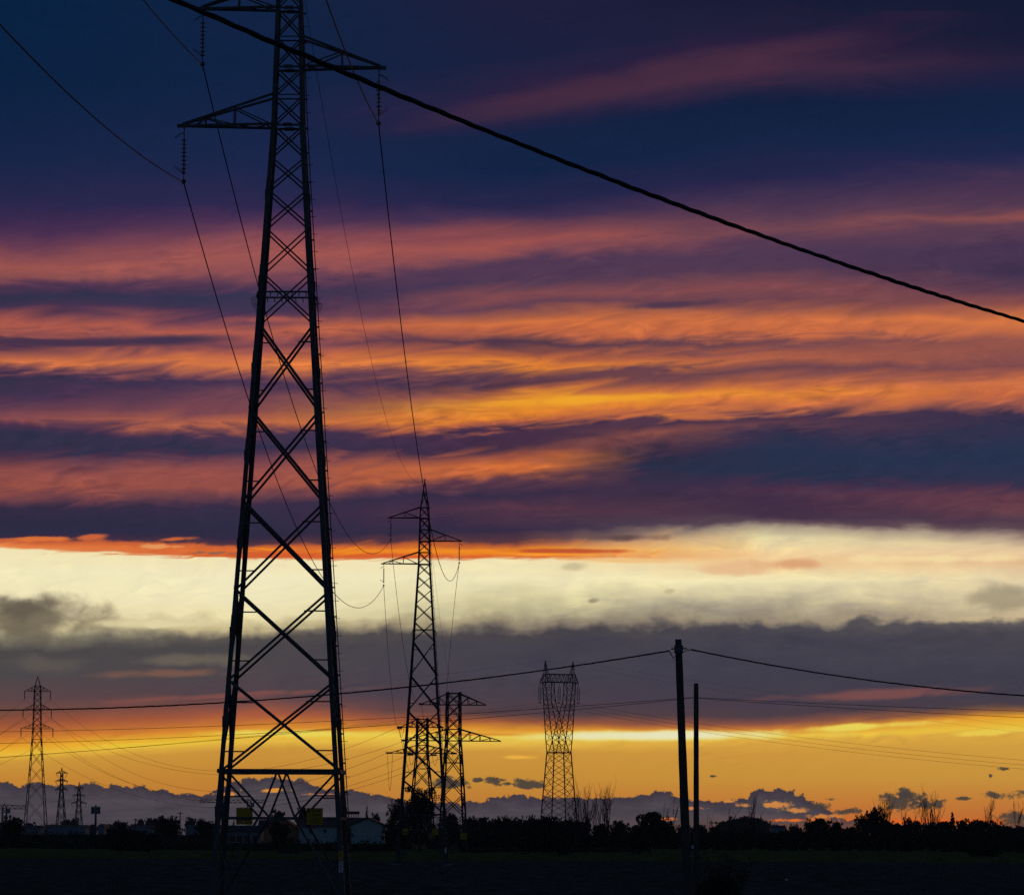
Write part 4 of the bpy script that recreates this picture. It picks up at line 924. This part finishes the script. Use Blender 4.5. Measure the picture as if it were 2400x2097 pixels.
# ---------------------------------------------------------------- buildings
def house(name, label, x0, x1, eave, ridge, Y, depth, wall, roof, gable='front', base=None, wins=(), over=.4):
    a, b = P(x0, eave, Y), P(x1, eave, Y); z0 = gz(Y) - .3; w = b.x - a.x; ZX[0] = (x0 + x1) / 2; ze_, zr_ = (a.z + b.z) / 2, ze(ridge, Y)
    r = thing(name, label, 'building', ((a.x + b.x) / 2, Y, z0)); he, hr = ze_ - z0, zr_ - z0; m = MB()
    if gable == 'front':
        vs = [(-w / 2, 0, 0), (w / 2, 0, 0), (w / 2, 0, he), (0, 0, hr), (-w / 2, 0, he)]; vs += [(x, depth, z) for x, y, z in vs]
        m.add(vs, [(0, 1, 2, 3, 4), (9, 8, 7, 6, 5), (1, 6, 7, 2), (0, 4, 9, 5)]); m.build('wall', M[wall], r)
        m = MB(); k = (hr - he) / (w / 2)
        for s in (-1, 1):
            e = Vector((s * (w / 2 + over), 0, he - over * k + .05)); t = Vector((0, 0, hr + .05)); th = Vector((0, 0, .16)); d0, d1 = Vector((0, -over, 0)), Vector((0, depth + over, 0))
            q = [e + d0, t + d0, t + d1, e + d1]; m.add(q + [p + th for p in q], [(3, 2, 1, 0), (4, 5, 6, 7), (0, 1, 5, 4), (1, 2, 6, 5), (2, 3, 7, 6), (3, 0, 4, 7)])
        m.build('roof', M[roof], r)
    else:
        m.box((0, depth / 2, he / 2), (w, depth, he)); m.build('wall', M[wall], r); m = MB()
        o = over; vs = [(-w / 2 - o, -o, he + .02), (w / 2 + o, -o, he + .02), (w / 2 + o, depth + o, he + .02), (-w / 2 - o, depth + o, he + .02), (-w / 2 - o, depth / 2, hr), (w / 2 + o, depth / 2, hr)]
        m.add(vs, [(0, 1, 5, 4), (3, 4, 5, 2), (0, 4, 3), (1, 2, 5), (3, 2, 1, 0)]); m.build('roof', M[roof], r)
    for fx, fz, fw, fh in wins:
        m = MB(); m.box((fx * w, -.03, fz * he), (fw, .1, fh)); f = m.build('window', M['pane'], r)
        m = MB(); m.box((fx * w, -.1, fz * he - fh / 2 - .06), (fw + .3, .14, .1)); m.build('sill', M['pale'], f)
    return r
house('gable_house', 'ochre gable house behind the nearest pylon, dark tree before it', 528, 597, 1660, 1637, 660, 12, 'brick', 'roof', over=.3, wins=((.3, .5, .9, 1.0),))
house('long_shed', 'long pale shed with a dark reddish roof, right of the ochre gable house', 598.5, 676, 1655.5, 1637, 655, 10, 'pale', 'roof', 'side', wins=((-.2, .85, .4, .5), (.18, .85, .4, .5)))
house('gable_shed', 'white gable shed between the nearest pylon and the leafy tree', 703, 768, 1652, 1638.5, 650, 14, 'pale', 'dkroof', wins=((-.02, .3, .12, 1.6),))
house('long_roof_building', 'low building with a long reddish roof behind the white gable shed', 640, 742, 1650, 1636, 700, 9, 'brick', 'roof', 'side')
house('farmhouse', 'low dim farmhouse with small windows left of the ochre gable house', 452, 522, 1664, 1652, 720, 9, 'grey', 'dkroof', 'side', wins=((-.3, .6, .9, 1.1), (-.1, .6, .9, 1.1), (.12, .6, .9, 1.1), (.35, .6, .9, 1.1)))
house('farm_cottage', 'small dark-roofed cottage directly behind the left yellow sign', 520, 562, 1656, 1641, 780, 9, 'grey', 'dkroof', 'side')
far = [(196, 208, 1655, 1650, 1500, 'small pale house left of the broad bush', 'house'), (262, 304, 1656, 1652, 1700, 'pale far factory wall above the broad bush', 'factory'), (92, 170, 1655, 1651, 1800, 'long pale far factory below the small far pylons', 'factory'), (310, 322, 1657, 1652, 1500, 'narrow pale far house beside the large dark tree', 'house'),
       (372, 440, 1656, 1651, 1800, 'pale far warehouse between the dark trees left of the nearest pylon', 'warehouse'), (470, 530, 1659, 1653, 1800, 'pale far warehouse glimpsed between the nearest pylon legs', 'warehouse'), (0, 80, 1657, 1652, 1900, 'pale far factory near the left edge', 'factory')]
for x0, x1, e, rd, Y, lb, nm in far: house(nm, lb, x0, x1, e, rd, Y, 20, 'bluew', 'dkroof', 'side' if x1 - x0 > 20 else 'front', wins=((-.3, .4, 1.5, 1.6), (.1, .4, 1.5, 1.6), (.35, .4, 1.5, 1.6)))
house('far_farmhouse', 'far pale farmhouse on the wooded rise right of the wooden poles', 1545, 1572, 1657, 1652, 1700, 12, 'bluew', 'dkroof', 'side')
# rack on the long roof
ZX[0] = 706
rk = thing('roof_rack', 'dark slatted rack standing on the long reddish roof right of the nearest pylon', 'rack', (P(706, 1636, 704).x, 704, ze(1637, 704)))
h = ze(1624, 704) - ze(1637, 704); w = px2m(28, 704); m = MB(); m.box((0, 0, h - .25), (w, .5, .5)); m.build('panel', M['dkroof'], rk)
for k in range(6): m = MB(); m.box((lerp(-w * .42, w * .42, k / 5), 0, h / 2 - .3), (.12, .12, h)); m.build('leg', M['steel2'], rk)
# masts, cranes, small posts
def crane(label, mx, jib_row, x0, x1, top, Y):
    ZX[0] = mx; b = P(mx, jib_row, Y); r = thing('tower_crane', label, 'crane', (b.x, Y, gz(Y)), 0, 'distant tower cranes'); zj = b.z - gz(Y); zt_ = ze(top, Y) - gz(Y); w = 1.1; m = MB()
    for sx in (-1, 1):
        for sy in (-1, 1): m.bar((sx * w, sy * w, 0), (sx * w, sy * w, zj + 1), .35)
    n = int(zj / 2.6)
    for k in range(n):
        z, z1 = zj * k / n, zj * (k + 1) / n
        for sy in (-1, 1): m.bar((-w, sy * w, z), (w, sy * w, z1), .2); m.bar((w, sy * w, z), (-w, sy * w, z1), .2)
    m.build('mast', M['steel2'], r)
    for s, xe, nm in ((-1, x0, 'jib'), (1, x1, 'counter_jib')):
        L_ = px2m(xe - mx, Y); m = MB(); hh = 1.6; n = max(2, int(abs(L_) / 2.4))
        for sy in (-.8, .8): m.bar((0, sy, zj), (L_, sy, zj), .28)
        m.bar((0, 0, zj + hh), (L_, 0, zj + hh), .28)
        for k in range(n):
            a, b_ = L_ * k / n, L_ * (k + 1) / n
            for sy in (-.8, .8): m.bar((a, sy, zj), ((a + b_) / 2, 0, zj + hh), .16); m.bar(((a + b_) / 2, 0, zj + hh), (b_, sy, zj), .16)
        m.build(nm, M['steel2'], r)
    m = MB(); m.bar((-w, 0, zj), (0, 0, zt_), .35); m.bar((w, 0, zj), (0, 0, zt_), .35); m.build('apex', M['steel2'], r)
    m = MB(); m.bar((0, 0, zt_), (px2m(x0 - mx, Y) * .6, 0, zj + 1.6), .14); m.bar((0, 0, zt_), (px2m(x1 - mx, Y) * .9, 0, zj + 1.6), .14); m.build('tie_rod', M['steel2'], r)
    m = MB(); m.box((w + .9, 0, zj - 1.2), (1.6, 1.6, 2)); m.build('cab', M['grey'], r)
crane('tower crane low at the left picture edge', 9, 1619, 52, -14, 1609, 2000)
crane('tower crane with a long jib seen behind the nearest pylon', 499, 1607, 400, 531, 1600, 2200)
ZX[0] = 192; Y = 1300; b = P(192, 1612, Y); r = thing('antenna_mast', 'mast with a cluster of antenna panels right of the smallest pylon', 'mast', (b.x, Y, gz(Y))); H = b.z - gz(Y); za = ze(1622, Y) - gz(Y)
m = MB(); m.lathe((0, 0, 0), [(.45, 0), (.28, H)], 10); m.build('pole', M['steel2'], r)
for k in range(3):
    a = math.radians(90 + 120 * k + 10)
    for s in (-1, 1): m = MB(); m.box((math.cos(a) * .9 - math.sin(a) * s * .75, math.sin(a) * .9 + math.cos(a) * s * .75, za), (.55, .55, 2.3), a); m.build('antenna_panel', M['grey'], r)
m = MB(); m.lathe((0, 0, za - 1.0), [(1.1, 0), (1.1, .15)], 12); m.lathe((0, 0, za + .9), [(1.1, 0), (1.1, .12)], 12); m.build('platform', M['steel2'], r)
for k, (px, top, Y, lb) in enumerate(((271, 1638, 900, 'thin utility post above the broad dark bush'), (361, 1625, 860, 'utility post with a small crosspiece right of the large dark tree'), (1426, 1644, 900, 'tiny utility post right of the shorter pole'), (435, 1631, 1000, 'thin post between the dark trees left of the nearest pylon'))):
    b = P(px, top, Y); z0 = gz(Y); r = thing('utility_post', lb, 'post', (b.x, Y, z0), 0, None); H = b.z - z0; m = MB(); m.lathe((0, 0, 0), [(.16, 0), (.10, H)], 8); m.build('shaft', M['wood'], r); m = MB(); m.box((0, -.14, H - .3), (1.2, .12, .14)); m.build('crosspiece', M['steel2'], r)
s = MB(); c = P(1575, 1757, 250); rng = random.Random(2); s.v = []
s.lathe((0, 0, 0), [(.06, 0), (.10, .05), (.09, .11), (.03, .15)], 9); o = s.build('white_litter', M['white'], None, True); o.location = (c.x, 250, .02); tag(o, 'tiny pale scrap of litter lying in the ploughed field at right', 'litter')
# a small stack beyond the crop field
mb = MB()
for k in range(3): mb.box((k * .9 - .9, 0, .35 + .1 * (k % 2)), (.95, 1.0, .7), .1 * k)
o = mb.build('rubble_heap', M['dkroof'], None); o.location = (P(578, 1690, 520).x, 520, gz(520) + .2); tag(o, 'small grey heap in the green field between the nearest pylon legs', 'heap')
# ---------------------------------------------------------------- thin evening haze
me = MB(); me.box((0, 1850, 49), (2600, 3900, 120)); 
hm = bpy.data.materials.new('evening_haze'); hm.use_nodes = True; n_ = hm.node_tree.nodes; n_.clear(); pv = n_.new('ShaderNodeVolumePrincipled'); ou = n_.new('ShaderNodeOutputMaterial'); hm.node_tree.links.new(pv.outputs[0], ou.inputs['Volume'])
pv.inputs['Color'].default_value = (.72, .78, .92, 1); pv.inputs['Density'].default_value = HAZE; pv.inputs['Anisotropy'].default_value = 0
hz = me.build('haze', hm, None); hz['kind'] = 'stuff'
